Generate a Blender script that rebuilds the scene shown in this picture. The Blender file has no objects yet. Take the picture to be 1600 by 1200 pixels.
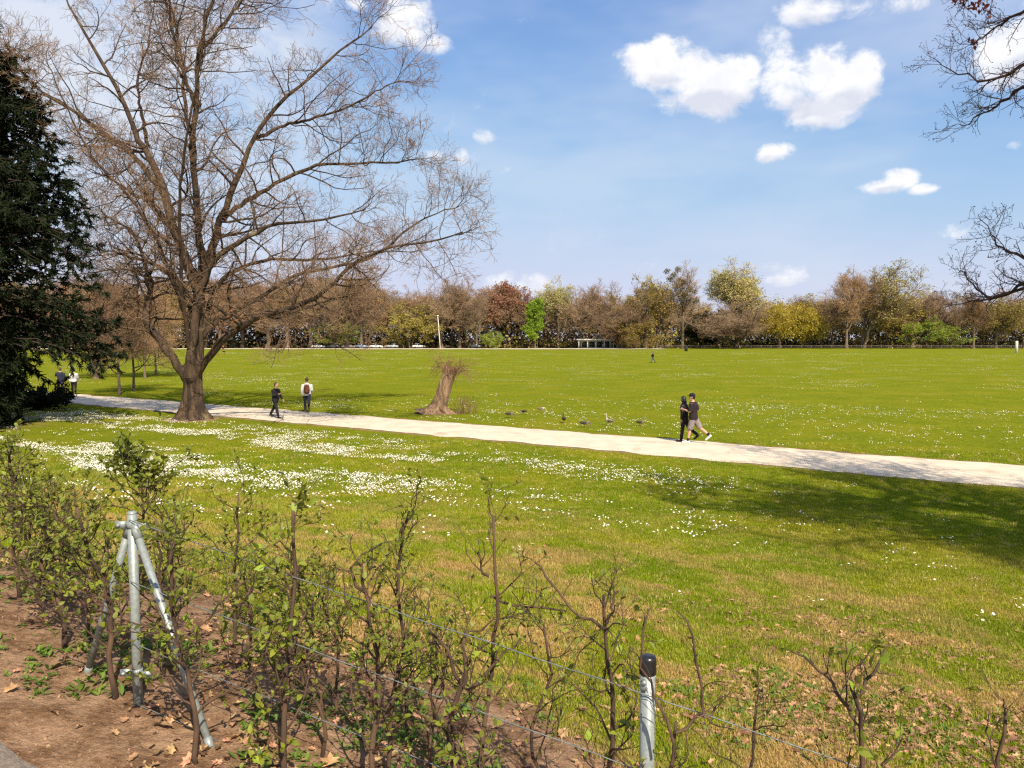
import bpy, math, random
import numpy as np
from mathutils import Vector, Matrix, Euler

random.seed(7)
RNG = np.random.default_rng(11)
SC = bpy.context.scene
COL = SC.collection
R = math.radians

# ------------------------------------------------------------------ camera
CAM_H = 3.75
PITCH = math.atan(68 / 1200)
cam_d = bpy.data.cameras.new('camera')
cam = bpy.data.objects.new('camera', cam_d)
COL.objects.link(cam)
cam.location = (0, 0, CAM_H)
cam.rotation_euler = (R(90) - PITCH, 0, 0)
cam_d.sensor_width = 36.0
cam_d.lens = 27.0
cam_d.clip_start = 0.05
cam_d.clip_end = 9000
SC.camera = cam

# ------------------------------------------------------------------ light
SUN_EL = R(44)
SUN_AZ = math.atan2(0.36, -0.93)          # to the right and behind the camera
SUN = Vector((math.sin(SUN_AZ) * math.cos(SUN_EL), math.cos(SUN_AZ) * math.cos(SUN_EL), math.sin(SUN_EL)))
sd = bpy.data.lights.new('sun', 'SUN')
sd.energy = 5.0
sd.angle = R(0.5)
sd.color = (1.0, 0.895, 0.72)
sun = bpy.data.objects.new('sun', sd)
COL.objects.link(sun)
sun.rotation_euler = SUN.to_track_quat('Z', 'Y').to_euler()
sun.location = (20, -40, 60)

SC.view_settings.view_transform = 'Standard'
SC.view_settings.look = 'None'
SC.view_settings.gamma = 1.0
SC.view_settings.exposure = 0.66
SC.view_settings.use_curve_mapping = False
SC.render.engine = 'CYCLES'
SC.cycles.max_bounces = 5
SC.cycles.diffuse_bounces = 3
SC.cycles.use_denoising = False
SC.cycles.filter_width = 1.3
SC.cycles.transparent_max_bounces = 8


class NT:
    """small node-tree builder"""
    def __init__(s, tree):
        s.t = tree
        s.n = tree.nodes
        s.l = tree.links

    def node(s, typ, **kw):
        n = s.n.new(typ)
        for k, v in kw.items():
            setattr(n, k, v)
        return n

    def put(s, sock, v):
        if isinstance(v, bpy.types.NodeSocket):
            s.l.new(v, sock)
        else:
            if isinstance(v, (tuple, list)) and sock.type == 'RGBA' and len(v) == 3:
                v = (*v, 1)
            sock.default_value = v

    def math(s, op, a, b=0.0, c=0.0, clamp=False):
        n = s.node('ShaderNodeMath', operation=op, use_clamp=clamp)
        s.put(n.inputs[0], a)
        s.put(n.inputs[1], b)
        s.put(n.inputs[2], c)
        return n.outputs[0]

    def vmath(s, op, a, b=(0, 0, 0)):
        n = s.node('ShaderNodeVectorMath', operation=op)
        s.put(n.inputs[0], a)
        if op == 'SCALE':
            s.put(n.inputs['Scale'], b)
        else:
            s.put(n.inputs[1], b)
        return n.outputs['Value'] if op in ('DOT_PRODUCT', 'LENGTH', 'DISTANCE') else n.outputs[0]

    def noise(s, vec, scale, detail=4, rough=0.55, dist=0.0):
        n = s.node('ShaderNodeTexNoise')
        if vec is not None:
            s.put(n.inputs['Vector'], vec)
        n.inputs['Scale'].default_value = scale
        n.inputs['Detail'].default_value = detail
        n.inputs['Roughness'].default_value = rough
        n.inputs['Distortion'].default_value = dist
        return n.outputs[0]

    def step(s, v, a, b, lo=0.0, hi=1.0):
        n = s.node('ShaderNodeMapRange', interpolation_type='SMOOTHSTEP')
        s.put(n.inputs[0], v)
        n.inputs[1].default_value = a
        n.inputs[2].default_value = b
        n.inputs[3].default_value = lo
        n.inputs[4].default_value = hi
        return n.outputs[0]

    def mix(s, f, a, b, blend='MIX'):
        n = s.node('ShaderNodeMix', data_type='RGBA', blend_type=blend)
        s.put(n.inputs[0], f)
        s.put(n.inputs[6], a)
        s.put(n.inputs[7], b)
        return n.outputs[2]

    def sep(s, v):
        n = s.node('ShaderNodeSeparateXYZ')
        s.put(n.inputs[0], v)
        return n.outputs

    def comb(s, x, y, z):
        n = s.node('ShaderNodeCombineXYZ')
        for i, v in enumerate((x, y, z)):
            s.put(n.inputs[i], v)
        return n.outputs[0]


def px_dir(px, py):
    """direction of a picture point seen from the camera"""
    x = (px - 800) / 1200
    z = -(py - 600) / 1200
    c, s = math.cos(PITCH), math.sin(PITCH)
    return Vector((x, c + z * s, -s + z * c))


# ------------------------------------------------------------------ sky
world = bpy.data.worlds.new('World')
SC.world = world
world.use_nodes = True
wt = NT(world.node_tree)
wt.n.clear()
sky = wt.node('ShaderNodeTexSky', sky_type='NISHITA')
sky.sun_disc = False
sky.sun_elevation = SUN_EL
sky.sun_rotation = SUN_AZ
sky.altitude = 50
sky.air_density = 1.0
sky.dust_density = 0.3
sky.ozone_density = 5.0
bg = wt.node('ShaderNodeBackground')
SKY_STR = 0.105
bg.inputs[1].default_value = SKY_STR
wo = wt.node('ShaderNodeOutputWorld')
wt.l.new(bg.outputs[0], wo.inputs[0])
dirv = wt.node('ShaderNodeTexCoord').outputs['Generated']
sx, sy, sz = wt.sep(dirv)
az = wt.math('ARCTAN2', sx, sy)
el = wt.math('ARCSINE', sz)
n_big = wt.noise(wt.vmath('MULTIPLY', dirv, (1, 1, 1.5)), 13.0, 6, 0.62, 0.5)
n_det = wt.noise(wt.vmath('ADD', dirv, (3, 1, 2)), 34.0, 7, 0.66, 0.3)
CLOUDS = [  # px, py, half width, half height, strength
    (1030, 108, 50, 36, .95), (1085, 118, 52, 42, 1.0), (1135, 130, 46, 44, 1.0), (1085, 158, 70, 22, .9), (1000, 80, 34, 14, .6),
    (1235, 135, 46, 36, .95), (1290, 122, 46, 38, 1.0), (1340, 122, 40, 34, 1.0), (1285, 165, 62, 30, .9), (1262, 198, 30, 12, .5), (1218, 100, 22, 26, .6),
    (1212, 238, 30, 15, 1.0), (1372, 292, 34, 12, .95), (1402, 283, 30, 16, 1.0), (1440, 296, 26, 9, .85),
    (1275, 12, 55, 22, .85), (1390, 5, 110, 14, .65),
    (632, 34, 46, 36, .75), (670, 68, 36, 14, .5), (560, 3, 60, 14, .6),
    (1575, 92, 60, 46, 1.0), (1630, 70, 60, 50, 1.0),
    (700, 245, 54, 13, .38), (760, 213, 18, 13, .45), (795, 266, 24, 9, .36), (1215, 430, 50, 18, .42), (800, 447, 70, 24, .45),
    (1490, 365, 44, 13, .45), (1205, 70, 26, 28, .4), (1590, 228, 24, 10, .5),
]
HAZY = [(60, 60, 230, 150), (330, 20, 200, 120), (200, 190, 280, 150), (60, 330, 260, 140)]   # thin bright cloud without edges
cov = None
low = None
ae = wt.comb(az, el, 0.0)
for (cx, cy, rx, ry, stg) in CLOUDS:
    d = px_dir(cx, cy).normalized()
    a0 = math.atan2(d.x, d.y)
    e0 = math.asin(d.z)
    ra, re = rx / 1200 * math.cos(a0) ** 2 * 1.42, ry / 1200 * math.cos(a0) * 1.42
    dv = wt.vmath('MULTIPLY', wt.vmath('SUBTRACT', ae, (a0, e0, 0)), (1 / ra, 1 / re, 0))
    b = wt.math('MULTIPLY_ADD', wt.vmath('DOT_PRODUCT', dv, dv), -stg, stg)
    cov = b if cov is None else wt.math('SMOOTH_MAX', cov, b, 0.12)
    lw = wt.math('MULTIPLY', wt.math('MAXIMUM', b, 0.0), wt.vmath('DOT_PRODUCT', dv, (0, -1, 0)))
    low = lw if low is None else wt.math('ADD', low, lw)
thin = None
for (cx, cy, rx, ry) in HAZY:
    d = px_dir(cx, cy).normalized()
    a0, e0 = math.atan2(d.x, d.y), math.asin(d.z)
    dv = wt.vmath('MULTIPLY', wt.vmath('SUBTRACT', ae, (a0, e0, 0)), (1200 / rx, 1200 / ry, 0))
    b = wt.step(wt.vmath('DOT_PRODUCT', dv, dv), 1.3, 0.0)
    thin = b if thin is None else wt.math('MAXIMUM', thin, b)
# the same scattered clouds carry on round the rest of the sky
out_az = wt.math('MAXIMUM', wt.step(wt.math('ABSOLUTE', az), 0.66, 0.9), wt.step(el, 0.55, 0.75))
gen = wt.math('MULTIPLY', wt.step(wt.noise(dirv, 3.2, 2, 0.5), 0.52, 0.66), out_az)
gen = wt.math('MULTIPLY', gen, wt.step(el, 0.02, 0.2))
cov = wt.math('MAXIMUM', cov, gen)
dens = wt.math('ADD', cov, wt.math('MULTIPLY', wt.math('SUBTRACT', n_big, 0.5), 1.9))
dens = wt.math('ADD', dens, wt.math('MULTIPLY', wt.math('SUBTRACT', n_det, 0.5), 0.8))
alpha = wt.math('MULTIPLY', wt.step(dens, 0.26, 0.80), wt.step(cov, -0.2, 0.25))
shade = wt.math('ADD', wt.math('MULTIPLY', wt.step(n_det, 0.62, 0.35), 0.35), wt.step(wt.math('ADD', low, wt.math('MULTIPLY', wt.math('SUBTRACT', n_big, 0.5), 0.8)), 0.02, 0.40, 0.0, 0.8), clamp=True)
CW = 1 / SKY_STR


def soft(ch, gain, ceil):
    """spring haze: the clear-sky colour levels off towards a pale ceiling"""
    v = wt.math('MULTIPLY', ch, gain)
    k = wt.math('POWER', wt.math('DIVIDE', v, ceil * CW), 4.0)
    return wt.math('DIVIDE', v, wt.math('POWER', wt.math('ADD', k, 1.0), 0.25))


sr, sg, sb = wt.sep(sky.outputs[0])
sky_c = wt.comb(soft(sr, 1.12, 0.43), soft(sg, 1.12, 0.45), soft(sb, 1.30, 0.57))
ccol = wt.mix(shade, (0.66 * CW, 0.66 * CW, 0.67 * CW), (0.47 * CW, 0.49 * CW, 0.56 * CW))
veil = wt.math('MULTIPLY', wt.step(wt.noise(wt.vmath('MULTIPLY', dirv, (1, 1, 3.0)), 2.6, 4, 0.6), 0.34, 0.75), 0.50)
veil = wt.math('ADD', veil, wt.math('MULTIPLY', thin, wt.step(n_big, 0.25, 0.65, 0.15, 0.75)), clamp=True)
base_sky = wt.mix(veil, sky_c, (0.47 * CW, 0.51 * CW, 0.585 * CW))
wt.l.new(wt.mix(alpha, base_sky, ccol), bg.inputs[0])
world.cycles.sampling_method = 'MANUAL'
world.cycles.sample_map_resolution = 256

# ------------------------------------------------------------------ noise + terrain
_perm = RNG.random((512, 512))


def vnoise(x, y):
    x = np.asarray(x, float)
    y = np.asarray(y, float)
    xi = np.floor(x).astype(int)
    yi = np.floor(y).astype(int)
    fx = x - xi
    fy = y - yi
    fx = fx * fx * (3 - 2 * fx)
    fy = fy * fy * (3 - 2 * fy)
    g = lambda i, j: _perm[i % 512, j % 512]
    return (g(xi, yi) * (1 - fx) + g(xi + 1, yi) * fx) * (1 - fy) + (g(xi, yi + 1) * (1 - fx) + g(xi + 1, yi + 1) * fx) * fy


def fbm(x, y, o=4):
    v = 0
    a = 0.5
    for i in range(o):
        v = v + a * vnoise(np.asarray(x) * 2 ** i + 17.3 * i, np.asarray(y) * 2 ** i + 9.1 * i)
        a *= 0.5
    return v / (1 - 0.5 ** o)


def sstep(a, b, v):
    q = np.clip((np.asarray(v, float) - a) / (b - a), 0, 1)
    return q * q * (3 - 2 * q)


FN = np.array([0.366, 0.931])     # across the hedge, into the meadow
FU = np.array([0.931, -0.366])    # along the hedge, to the right
PD = np.array([0.8307, -0.5568])   # along the gravel path
PN = np.array([0.5568, 0.8307])    # across it, away from the camera
PC = np.array([-27.5, 49.0])
PW = 2.05


def bank_t(x, y):
    return FN[0] * x + FN[1] * y


def bank_s(x, y):
    return FU[0] * x + FU[1] * y


def path_q(x, y):
    """signed distance from the path's centre line, positive on the camera's side"""
    return -((x - PC[0]) * PN[0] + (y - PC[1]) * PN[1])


def path_a(x, y):
    return (x - PC[0]) * PD[0] + (y - PC[1]) * PD[1]


def zg(x, y):
    x = np.asarray(x, float)
    y = np.asarray(y, float)
    t = bank_t(x, y)
    s = bank_s(x, y)
    top = 1.81 - 0.15 * (np.clip(s, -4.5, 6) + 0.5)
    q = np.clip((t - 2.7) / 19.5, 0, 1)
    z = top * (1 - q) ** 2.1
    d = np.sqrt(x * x + y * y)
    z = z + 1.26 * sstep(70, 235, d)
    off = np.abs(path_q(x, y))
    rel = sstep(3.0, 6.0, off)
    near = sstep(2.3, 3.2, t)
    z = z + rel * near * (fbm(x * 0.35, y * 0.35, 3) - 0.5) * 0.10
    z = z + near * sstep(60, 20, d) * rel * (fbm(x * 2.2 + 40, y * 2.2, 3) - 0.5) * 0.05
    bed = sstep(2.0, 2.15, t) * sstep(3.9, 3.2, t)
    z = z + bed * (fbm(x * 5.1, y * 5.1 + 7, 3) - 0.5) * 0.05
    return z


def gz(x, y):
    return float(zg(x, y))


def gpt(px, py, dz=0.0):
    """where a picture point's sight line meets the ground"""
    d = px_dir(px, py)
    o = Vector((0, 0, CAM_H))
    k = 0.5
    prev = k
    while k < 900:
        p = o + d * k
        if p.z <= gz(p.x, p.y) + dz:
            lo, hi = prev, k
            for _ in range(24):
                m = (lo + hi) / 2
                p = o + d * m
                if p.z <= gz(p.x, p.y) + dz:
                    hi = m
                else:
                    lo = m
            p = o + d * hi
            return Vector((p.x, p.y, gz(p.x, p.y)))
        prev = k
        k *= 1.01
    p = o + d * 240
    return Vector((p.x, p.y, gz(p.x, p.y)))


def at_depth(px, py, Y):
    d = px_dir(px, py)
    return Vector((0, 0, CAM_H)) + d * (Y / d.y)


# ------------------------------------------------------------------ mesh helpers
def mesh_np(name, V, F, mats, smooth=True, midx=None):
    """V (n,3); F list of int arrays (m,3)/(m,4)"""
    F = [np.asarray(f, np.int32) for f in (F if isinstance(F, (list, tuple)) else [F]) if len(f)]
    me = bpy.data.meshes.new(name)
    V = np.asarray(V, np.float32)
    me.vertices.add(len(V))
    me.vertices.foreach_set('co', V.ravel())
    tot = np.concatenate([np.full(len(f), f.shape[1], np.int32) for f in F])
    loops = np.concatenate([f.ravel() for f in F])
    st = np.concatenate([[0], np.cumsum(tot)[:-1]]).astype(np.int32)
    me.loops.add(len(loops))
    me.loops.foreach_set('vertex_index', loops)
    me.polygons.add(len(tot))
    me.polygons.foreach_set('loop_start', st)
    me.polygons.foreach_set('loop_total', tot)
    if smooth:
        me.polygons.foreach_set('use_smooth', np.ones(len(tot), bool))
    if midx is not None:
        me.polygons.foreach_set('material_index', np.asarray(midx, np.int32))
    for m in (mats if isinstance(mats, (list, tuple)) else [mats]):
        me.materials.append(m)
    me.update(calc_edges=True)
    me.validate()
    return me


def cat_geo(parts):
    """join (V, F) pairs; returns V, [quads], [tris]"""
    Vs, Q, T = [], [], []
    o = 0
    for V, F in parts:
        for f in (F if isinstance(F, (list, tuple)) else [F]):
            f = np.asarray(f, np.int64)
            if len(f) == 0:
                continue
            (Q if f.shape[1] == 4 else T).append(f + o)
        Vs.append(np.asarray(V, float))
        o += len(V)
    F = []
    if Q:
        F.append(np.concatenate(Q))
    if T:
        F.append(np.concatenate(T))
    return np.concatenate(Vs), F


def obj(name, me, parent=None, loc=None, rot=None, scl=None):
    o = bpy.data.objects.new(name, me)
    COL.objects.link(o)
    if parent is not None:
        o.parent = parent
    if loc is not None:
        o.location = loc
    if rot is not None:
        o.rotation_euler = rot
    if scl is not None:
        o.scale = scl if hasattr(scl, '__len__') else (scl,) * 3
    return o


def tag(o, label, cat, group=None, kind=None):
    o['label'] = label
    o['category'] = cat
    if group:
        o['group'] = group
    if kind:
        o['kind'] = kind
    return o


def thing(name, label, cat, loc=(0, 0, 0), rz=0.0, group=None):
    return tag(obj(name, None, None, loc, (0, 0, rz)), label, cat, group)


def norm(a):
    return a / np.maximum(np.linalg.norm(a, axis=-1, keepdims=True), 1e-9)


def tubes(P, Rr, S=5):
    """P (N,K,3) polylines, Rr (N,K) radii -> V, quads"""
    P = np.asarray(P, float)
    N, K, _ = P.shape
    T = np.empty_like(P)
    T[:, 1:-1] = P[:, 2:] - P[:, :-2] if K > 2 else T[:, 1:-1]
    T[:, 0] = P[:, 1] - P[:, 0]
    T[:, -1] = P[:, -1] - P[:, -2]
    T = norm(T)
    ref = np.cross(T[:, :1], np.array([0.31, 0.77, 0.56]))
    ref = norm(ref)
    U = ref - T * np.sum(ref * T, -1, keepdims=True)
    U = norm(U)
    W = np.cross(T, U)
    a = np.arange(S) * 2 * np.pi / S
    ring = U[:, :, None, :] * np.cos(a)[None, None, :, None] + W[:, :, None, :] * np.sin(a)[None, None, :, None]
    V = P[:, :, None, :] + ring * np.asarray(Rr)[:, :, None, None]
    idx = np.arange(N * K * S).reshape(N, K, S)
    i0 = idx[:, :-1]
    i1 = idx[:, 1:]
    q = np.stack([i0, np.roll(i0, -1, 2), np.roll(i1, -1, 2), i1], -1).reshape(-1, 4)
    return V.reshape(-1, 3), q


def grow(P, Rr, n, L, ang, K=5, u0=0.2, u1=1.0, up=0.25, wig=0.25, rfac=0.6, rmax=1.0, rtip=0.004, lfall=0.5, side=0.0, rng=RNG):
    """children of polylines: n per parent -> (N*n, K, 3), radii"""
    N, KP, _ = P.shape
    M = N * n
    pi = np.repeat(np.arange(N), n)
    u = (np.tile(np.arange(n), N) + rng.random(M)) / n
    u = u0 + (u1 - u0) * u
    f = u * (KP - 1)
    i = np.minimum(f.astype(int), KP - 2)
    w = (f - i)[:, None]
    p0 = P[pi, i] * (1 - w) + P[pi, i + 1] * w
    t = norm(P[pi, i + 1] - P[pi, i])
    r = Rr[pi, i] * (1 - w[:, 0]) + Rr[pi, i + 1] * w[:, 0]
    rnd = rng.normal(size=(M, 3))
    if side:
        rnd[:, 2] *= (1 - side)
    pr = norm(rnd - t * np.sum(rnd * t, -1, keepdims=True))
    a = np.radians(ang) * (0.7 + 0.6 * rng.random(M))[:, None]
    d = norm(t * np.cos(a) + pr * np.sin(a))
    ln = L * (1 - lfall * (u - u0) / max(1e-6, u1 - u0)) * (0.55 + 0.8 * rng.random(M))
    seg = (ln / (K - 1))[:, None]
    out = np.empty((M, K, 3))
    out[:, 0] = p0
    for k in range(1, K):
        d = norm(d + rng.normal(size=(M, 3)) * wig + np.array([0, 0, up]))
        out[:, k] = out[:, k - 1] + d * seg
    r0 = np.minimum(r * rfac, rmax)
    rr = r0[:, None] * (1 - np.linspace(0, 1, K))[None] + rtip * np.linspace(0, 1, K)[None]
    return out, np.maximum(rr, rtip)


def smooth_line(pts, K, wig=0.0, rng=RNG):
    """Catmull-Rom through pts, resampled to K points"""
    p = np.asarray(pts, float)
    n = len(p)
    ext = np.vstack([2 * p[0] - p[1], p, 2 * p[-1] - p[-2]])
    u = np.linspace(0, n - 1, K)
    i = np.minimum(u.astype(int), n - 2)
    f = (u - i)[:, None]
    a, b, c, d = ext[i], ext[i + 1], ext[i + 2], ext[i + 3]
    o = 0.5 * ((2 * b) + (c - a) * f + (2 * a - 5 * b + 4 * c - d) * f ** 2 + (3 * b - a - 3 * c + d) * f ** 3)
    if wig:
        w = rng.normal(size=o.shape) * wig
        w[0] = 0
        o = o + w
    return o


def loft(pts, rads, S=12, ref=(0, 0, 1), cap=True, expo=1.0):
    """closed elliptical loft; rads list of (ra, rb) with ra along ref's perpendicular"""
    p = np.asarray(pts, float)
    K = len(p)
    rads = np.array([(r, r) if np.isscalar(r) else r for r in rads], float)
    T = np.gradient(p, axis=0)
    T = norm(T)
    ref = np.asarray(ref, float)
    U = norm(np.cross(T, ref[None]))
    W = np.cross(T, U)
    a = np.arange(S) * 2 * np.pi / S
    V = p[:, None] + U[:, None] * (np.cos(a)[None, :, None] * rads[:, 0][:, None, None]) + W[:, None] * (np.sin(a)[None, :, None] * rads[:, 1][:, None, None])
    V = V.reshape(-1, 3)
    idx = np.arange(K * S).reshape(K, S)
    q = np.stack([idx[:-1], np.roll(idx[:-1], -1, 1), np.roll(idx[1:], -1, 1), idx[1:]], -1).reshape(-1, 4)
    F = [q]
    if cap:
        V = np.vstack([V, p[0], p[-1]])
        b = K * S
        F.append(np.stack([np.roll(idx[0], -1), idx[0], np.full(S, b)], -1))
        F.append(np.stack([idx[-1], np.roll(idx[-1], -1), np.full(S, b + 1)], -1))
    return V, F


def box(cx, cy, cz, sx_, sy_, sz_, bev=0.0):
    x, y, z = sx_ / 2, sy_ / 2, sz_ / 2
    V = np.array([(i * x, j * y, k * z) for k in (-1, 1) for j in (-1, 1) for i in (-1, 1)], float) + np.array([cx, cy, cz])
    F = np.array([(0, 2, 3, 1), (4, 5, 7, 6), (0, 1, 5, 4), (2, 6, 7, 3), (0, 4, 6, 2), (1, 3, 7, 5)])
    return V, F


def ball(c, r, nu=12, nv=8):
    r = np.array([r] * 3 if np.isscalar(r) else r, float)
    th = np.linspace(0.02, math.pi - 0.02, nv)
    ph = np.arange(nu) * 2 * math.pi / nu
    V = np.stack([np.sin(th)[:, None] * np.cos(ph), np.sin(th)[:, None] * np.sin(ph), np.repeat(np.cos(th)[:, None], nu, 1)], -1).reshape(-1, 3) * r + np.asarray(c)
    idx = np.arange(nu * nv).reshape(nv, nu)
    q = np.stack([idx[:-1], idx[1:], np.roll(idx[1:], -1, 1), np.roll(idx[:-1], -1, 1)], -1).reshape(-1, 4)
    F = [q]
    V = np.vstack([V, V[:nu].mean(0), V[-nu:].mean(0)])
    b = nu * nv
    F.append(np.stack([idx[0], np.roll(idx[0], -1), np.full(nu, b)], -1))
    F.append(np.stack([np.roll(idx[-1], -1), idx[-1], np.full(nu, b + 1)], -1))
    return V, F


def geo_mesh(name, parts, mats, smooth=True):
    V, F = cat_geo(parts)
    return mesh_np(name, V, F, mats, smooth)


def organic(name, parts, voxel, mats, smooth_it=3, extra=None):
    """one continuous skin over overlapping lofts; extra parts are joined on afterwards"""
    me = geo_mesh(name + '_src', parts, mats)
    o = bpy.data.objects.new('tmp', me)
    COL.objects.link(o)
    m = o.modifiers.new('r', 'REMESH')
    m.mode = 'VOXEL'
    m.voxel_size = voxel
    m.use_smooth_shade = True
    if smooth_it:
        s = o.modifiers.new('s', 'SMOOTH')
        s.iterations = smooth_it
        s.factor = 0.5
    dg = bpy.context.evaluated_depsgraph_get()
    dg.update()
    new = bpy.data.meshes.new_from_object(o.evaluated_get(dg))
    bpy.data.objects.remove(o)
    V = np.empty(len(new.vertices) * 3, np.float32)
    new.vertices.foreach_get('co', V)
    V = V.reshape(-1, 3)
    Fq = [list(p.vertices) for p in new.polygons]
    q = np.array([f for f in Fq if len(f) == 4], int).reshape(-1, 4)
    t = np.array([f for f in Fq if len(f) == 3], int).reshape(-1, 3)
    bpy.data.meshes.remove(new)
    return geo_mesh(name, [(V, [q, t])] + (extra or []), mats)


# ------------------------------------------------------------------ materials
def mat(name, c1, c2=None, scale=4.0, rough=0.85, bump=0.0, bscale=None, stretch=(1, 1, 1), rand=0.0, trans=0.0, metal=0.0, spec=0.3, coord='Object', lo=0.35, hi=0.65, c3=None, c3lo=0.6, c3hi=0.75, c3scale=1.2):
    m = bpy.data.materials.new(name)
    m.use_nodes = True
    t = NT(m.node_tree)
    t.n.clear()
    out = t.node('ShaderNodeOutputMaterial')
    bs = t.node('ShaderNodeBsdfPrincipled')
    bs.inputs['Roughness'].default_value = rough
    bs.inputs['Metallic'].default_value = metal
    bs.inputs['Specular IOR Level'].default_value = spec
    if coord == 'Object':
        co = t.node('ShaderNodeTexCoord').outputs['Object']
    else:
        co = t.node('ShaderNodeNewGeometry').outputs['Position']
    co = t.vmath('MULTIPLY', co, stretch)
    c2 = c2 or tuple(v * 0.7 for v in c1)
    col = t.mix(t.step(t.noise(co, scale, 6, 0.6), lo, hi), c1, c2)
    if c3:
        col = t.mix(t.step(t.noise(co, c3scale, 4, 0.6), c3lo, c3hi), col, c3)
    if rand:
        rn = t.node('ShaderNodeObjectInfo').outputs['Random']
        hs = t.node('ShaderNodeHueSaturation')
        t.put(hs.inputs['Value'], t.math('ADD', t.math('MULTIPLY', rn, rand * 2), 1 - rand))
        t.put(hs.inputs['Hue'], t.math('ADD', t.math('MULTIPLY', t.math('FRACT', t.math('MULTIPLY', rn, 7.31)), rand * 0.10), 0.5 - rand * 0.05))
        t.put(hs.inputs['Color'], col)
        col = hs.outputs[0]
    t.put(bs.inputs['Base Color'], col)
    if bump:
        b = t.node('ShaderNodeBump')
        b.inputs['Strength'].default_value = 1.0
        b.inputs['Distance'].default_value = bump
        t.put(b.inputs['Height'], t.noise(co, bscale or scale * 2, 5, 0.65))
        t.l.new(b.outputs[0], bs.inputs['Normal'])
    if trans:
        tr = t.node('ShaderNodeBsdfTranslucent')
        t.put(tr.inputs[0], t.mix(0.0, col, col))
        mx = t.node('ShaderNodeMixShader')
        mx.inputs[0].default_value = trans
        t.l.new(bs.outputs[0], mx.inputs[1])
        t.l.new(tr.outputs[0], mx.inputs[2])
        t.l.new(mx.outputs[0], out.inputs[0])
    else:
        t.l.new(bs.outputs[0], out.inputs[0])
    return m


GRASS_A = (0.152, 0.186, 0.008)
GRASS_B = (0.108, 0.150, 0.006)
GRASS_Y = (0.222, 0.206, 0.015)
GRASS_D = (0.330, 0.205, 0.085)
SOIL_A = (0.350, 0.220, 0.135)
SOIL_B = (0.165, 0.092, 0.050)


def grass_colour(t, pos):
    """the colours a lawn has from place to place, shared by turf and blades"""
    flat = t.vmath('MULTIPLY', pos, (1, 1, 0))
    c = t.mix(t.step(t.noise(flat, 0.55, 5, 0.6), 0.38, 0.62), GRASS_A, GRASS_B)
    c = t.mix(t.math('MULTIPLY', t.step(t.noise(flat, 0.23, 4, 0.6, 0.4), 0.45, 0.66), 0.75), c, GRASS_Y)
    tt = t.vmath('DOT_PRODUCT', flat, (FN[0], FN[1], 0))
    near = t.step(tt, 17.5, 7.5)
    dry = t.math('MULTIPLY', t.step(t.noise(flat, 0.8, 6, 0.65, 0.6), 0.44, 0.62), near)
    c = t.mix(t.math('MULTIPLY', dry, 0.85), c, GRASS_D)
    return c, flat, tt


def ground_material():
    m = bpy.data.materials.new('meadow_ground')
    m.use_nodes = True
    t = NT(m.node_tree)
    t.n.clear()
    out = t.node('ShaderNodeOutputMaterial')
    bs = t.node('ShaderNodeBsdfPrincipled')
    bs.inputs['Roughness'].default_value = 0.95
    bs.inputs['Specular IOR Level'].default_value = 0.0
    pos = t.node('ShaderNodeNewGeometry').outputs['Position']
    c, flat, tt = grass_colour(t, pos)
    fine = t.noise(flat, 14.0, 6, 0.7)
    c = t.mix(t.step(fine, 0.35, 0.7), c, t.mix(0.38, c, (0.05, 0.07, 0.006)))
    grain = t.noise(flat, 4.0, 10, 0.88)
    c = t.mix(t.step(grain, 0.36, 0.64), t.mix(0.42, c, (0.30, 0.27, 0.03)), t.mix(0.45, c, (0.055, 0.085, 0.004)))
    # streaks of daisies too far away to tell apart
    along = t.vmath('DOT_PRODUCT', flat, (0.97, -0.2, 0))
    across = t.vmath('DOT_PRODUCT', flat, (0.2, 0.97, 0))
    sv = t.comb(t.math('MULTIPLY', along, 0.16), t.math('MULTIPLY', across, 0.16), 0.0)
    dm = t.math('MULTIPLY', t.step(t.noise(sv, 1.0, 7, 0.7), 0.52, 0.68), t.step(across, 45.0, 75.0))
    sp = t.step(t.noise(flat, 3.0, 4, 0.75), 0.50, 0.62)
    c = t.mix(t.math('MULTIPLY', t.math('MULTIPLY', dm, sp), 0.38), c, (0.62, 0.60, 0.42))
    # bare soil: hedge bed, path edges, foot of the trees
    at = t.node('ShaderNodeAttribute', attribute_name='soil').outputs['Fac']
    sn = t.noise(flat, 2.6, 6, 0.7)
    sm = t.step(t.math('ADD', at, t.math('MULTIPLY', t.math('SUBTRACT', sn, 0.5), 1.3)), 0.42, 0.60)
    sc = t.mix(t.step(t.noise(flat, 5.0, 9, 0.8), 0.38, 0.60), SOIL_A, SOIL_B)
    sc = t.mix(t.step(t.noise(flat, 45.0, 3, 0.6), 0.58, 0.72), sc, (0.38, 0.26, 0.17))
    c = t.mix(sm, c, sc)
    t.put(bs.inputs['Base Color'], c)
    b = t.node('ShaderNodeBump')
    b.inputs['Strength'].default_value = 1.0
    b.inputs['Distance'].default_value = 0.035
    t.put(b.inputs['Height'], t.math('ADD', t.noise(flat, 22.0, 6, 0.7), t.math('MULTIPLY', t.noise(flat, 3.0, 5, 0.65), 1.6)))
    t.l.new(b.outputs[0], bs.inputs['Normal'])
    t.l.new(bs.outputs[0], out.inputs[0])
    return m


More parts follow.
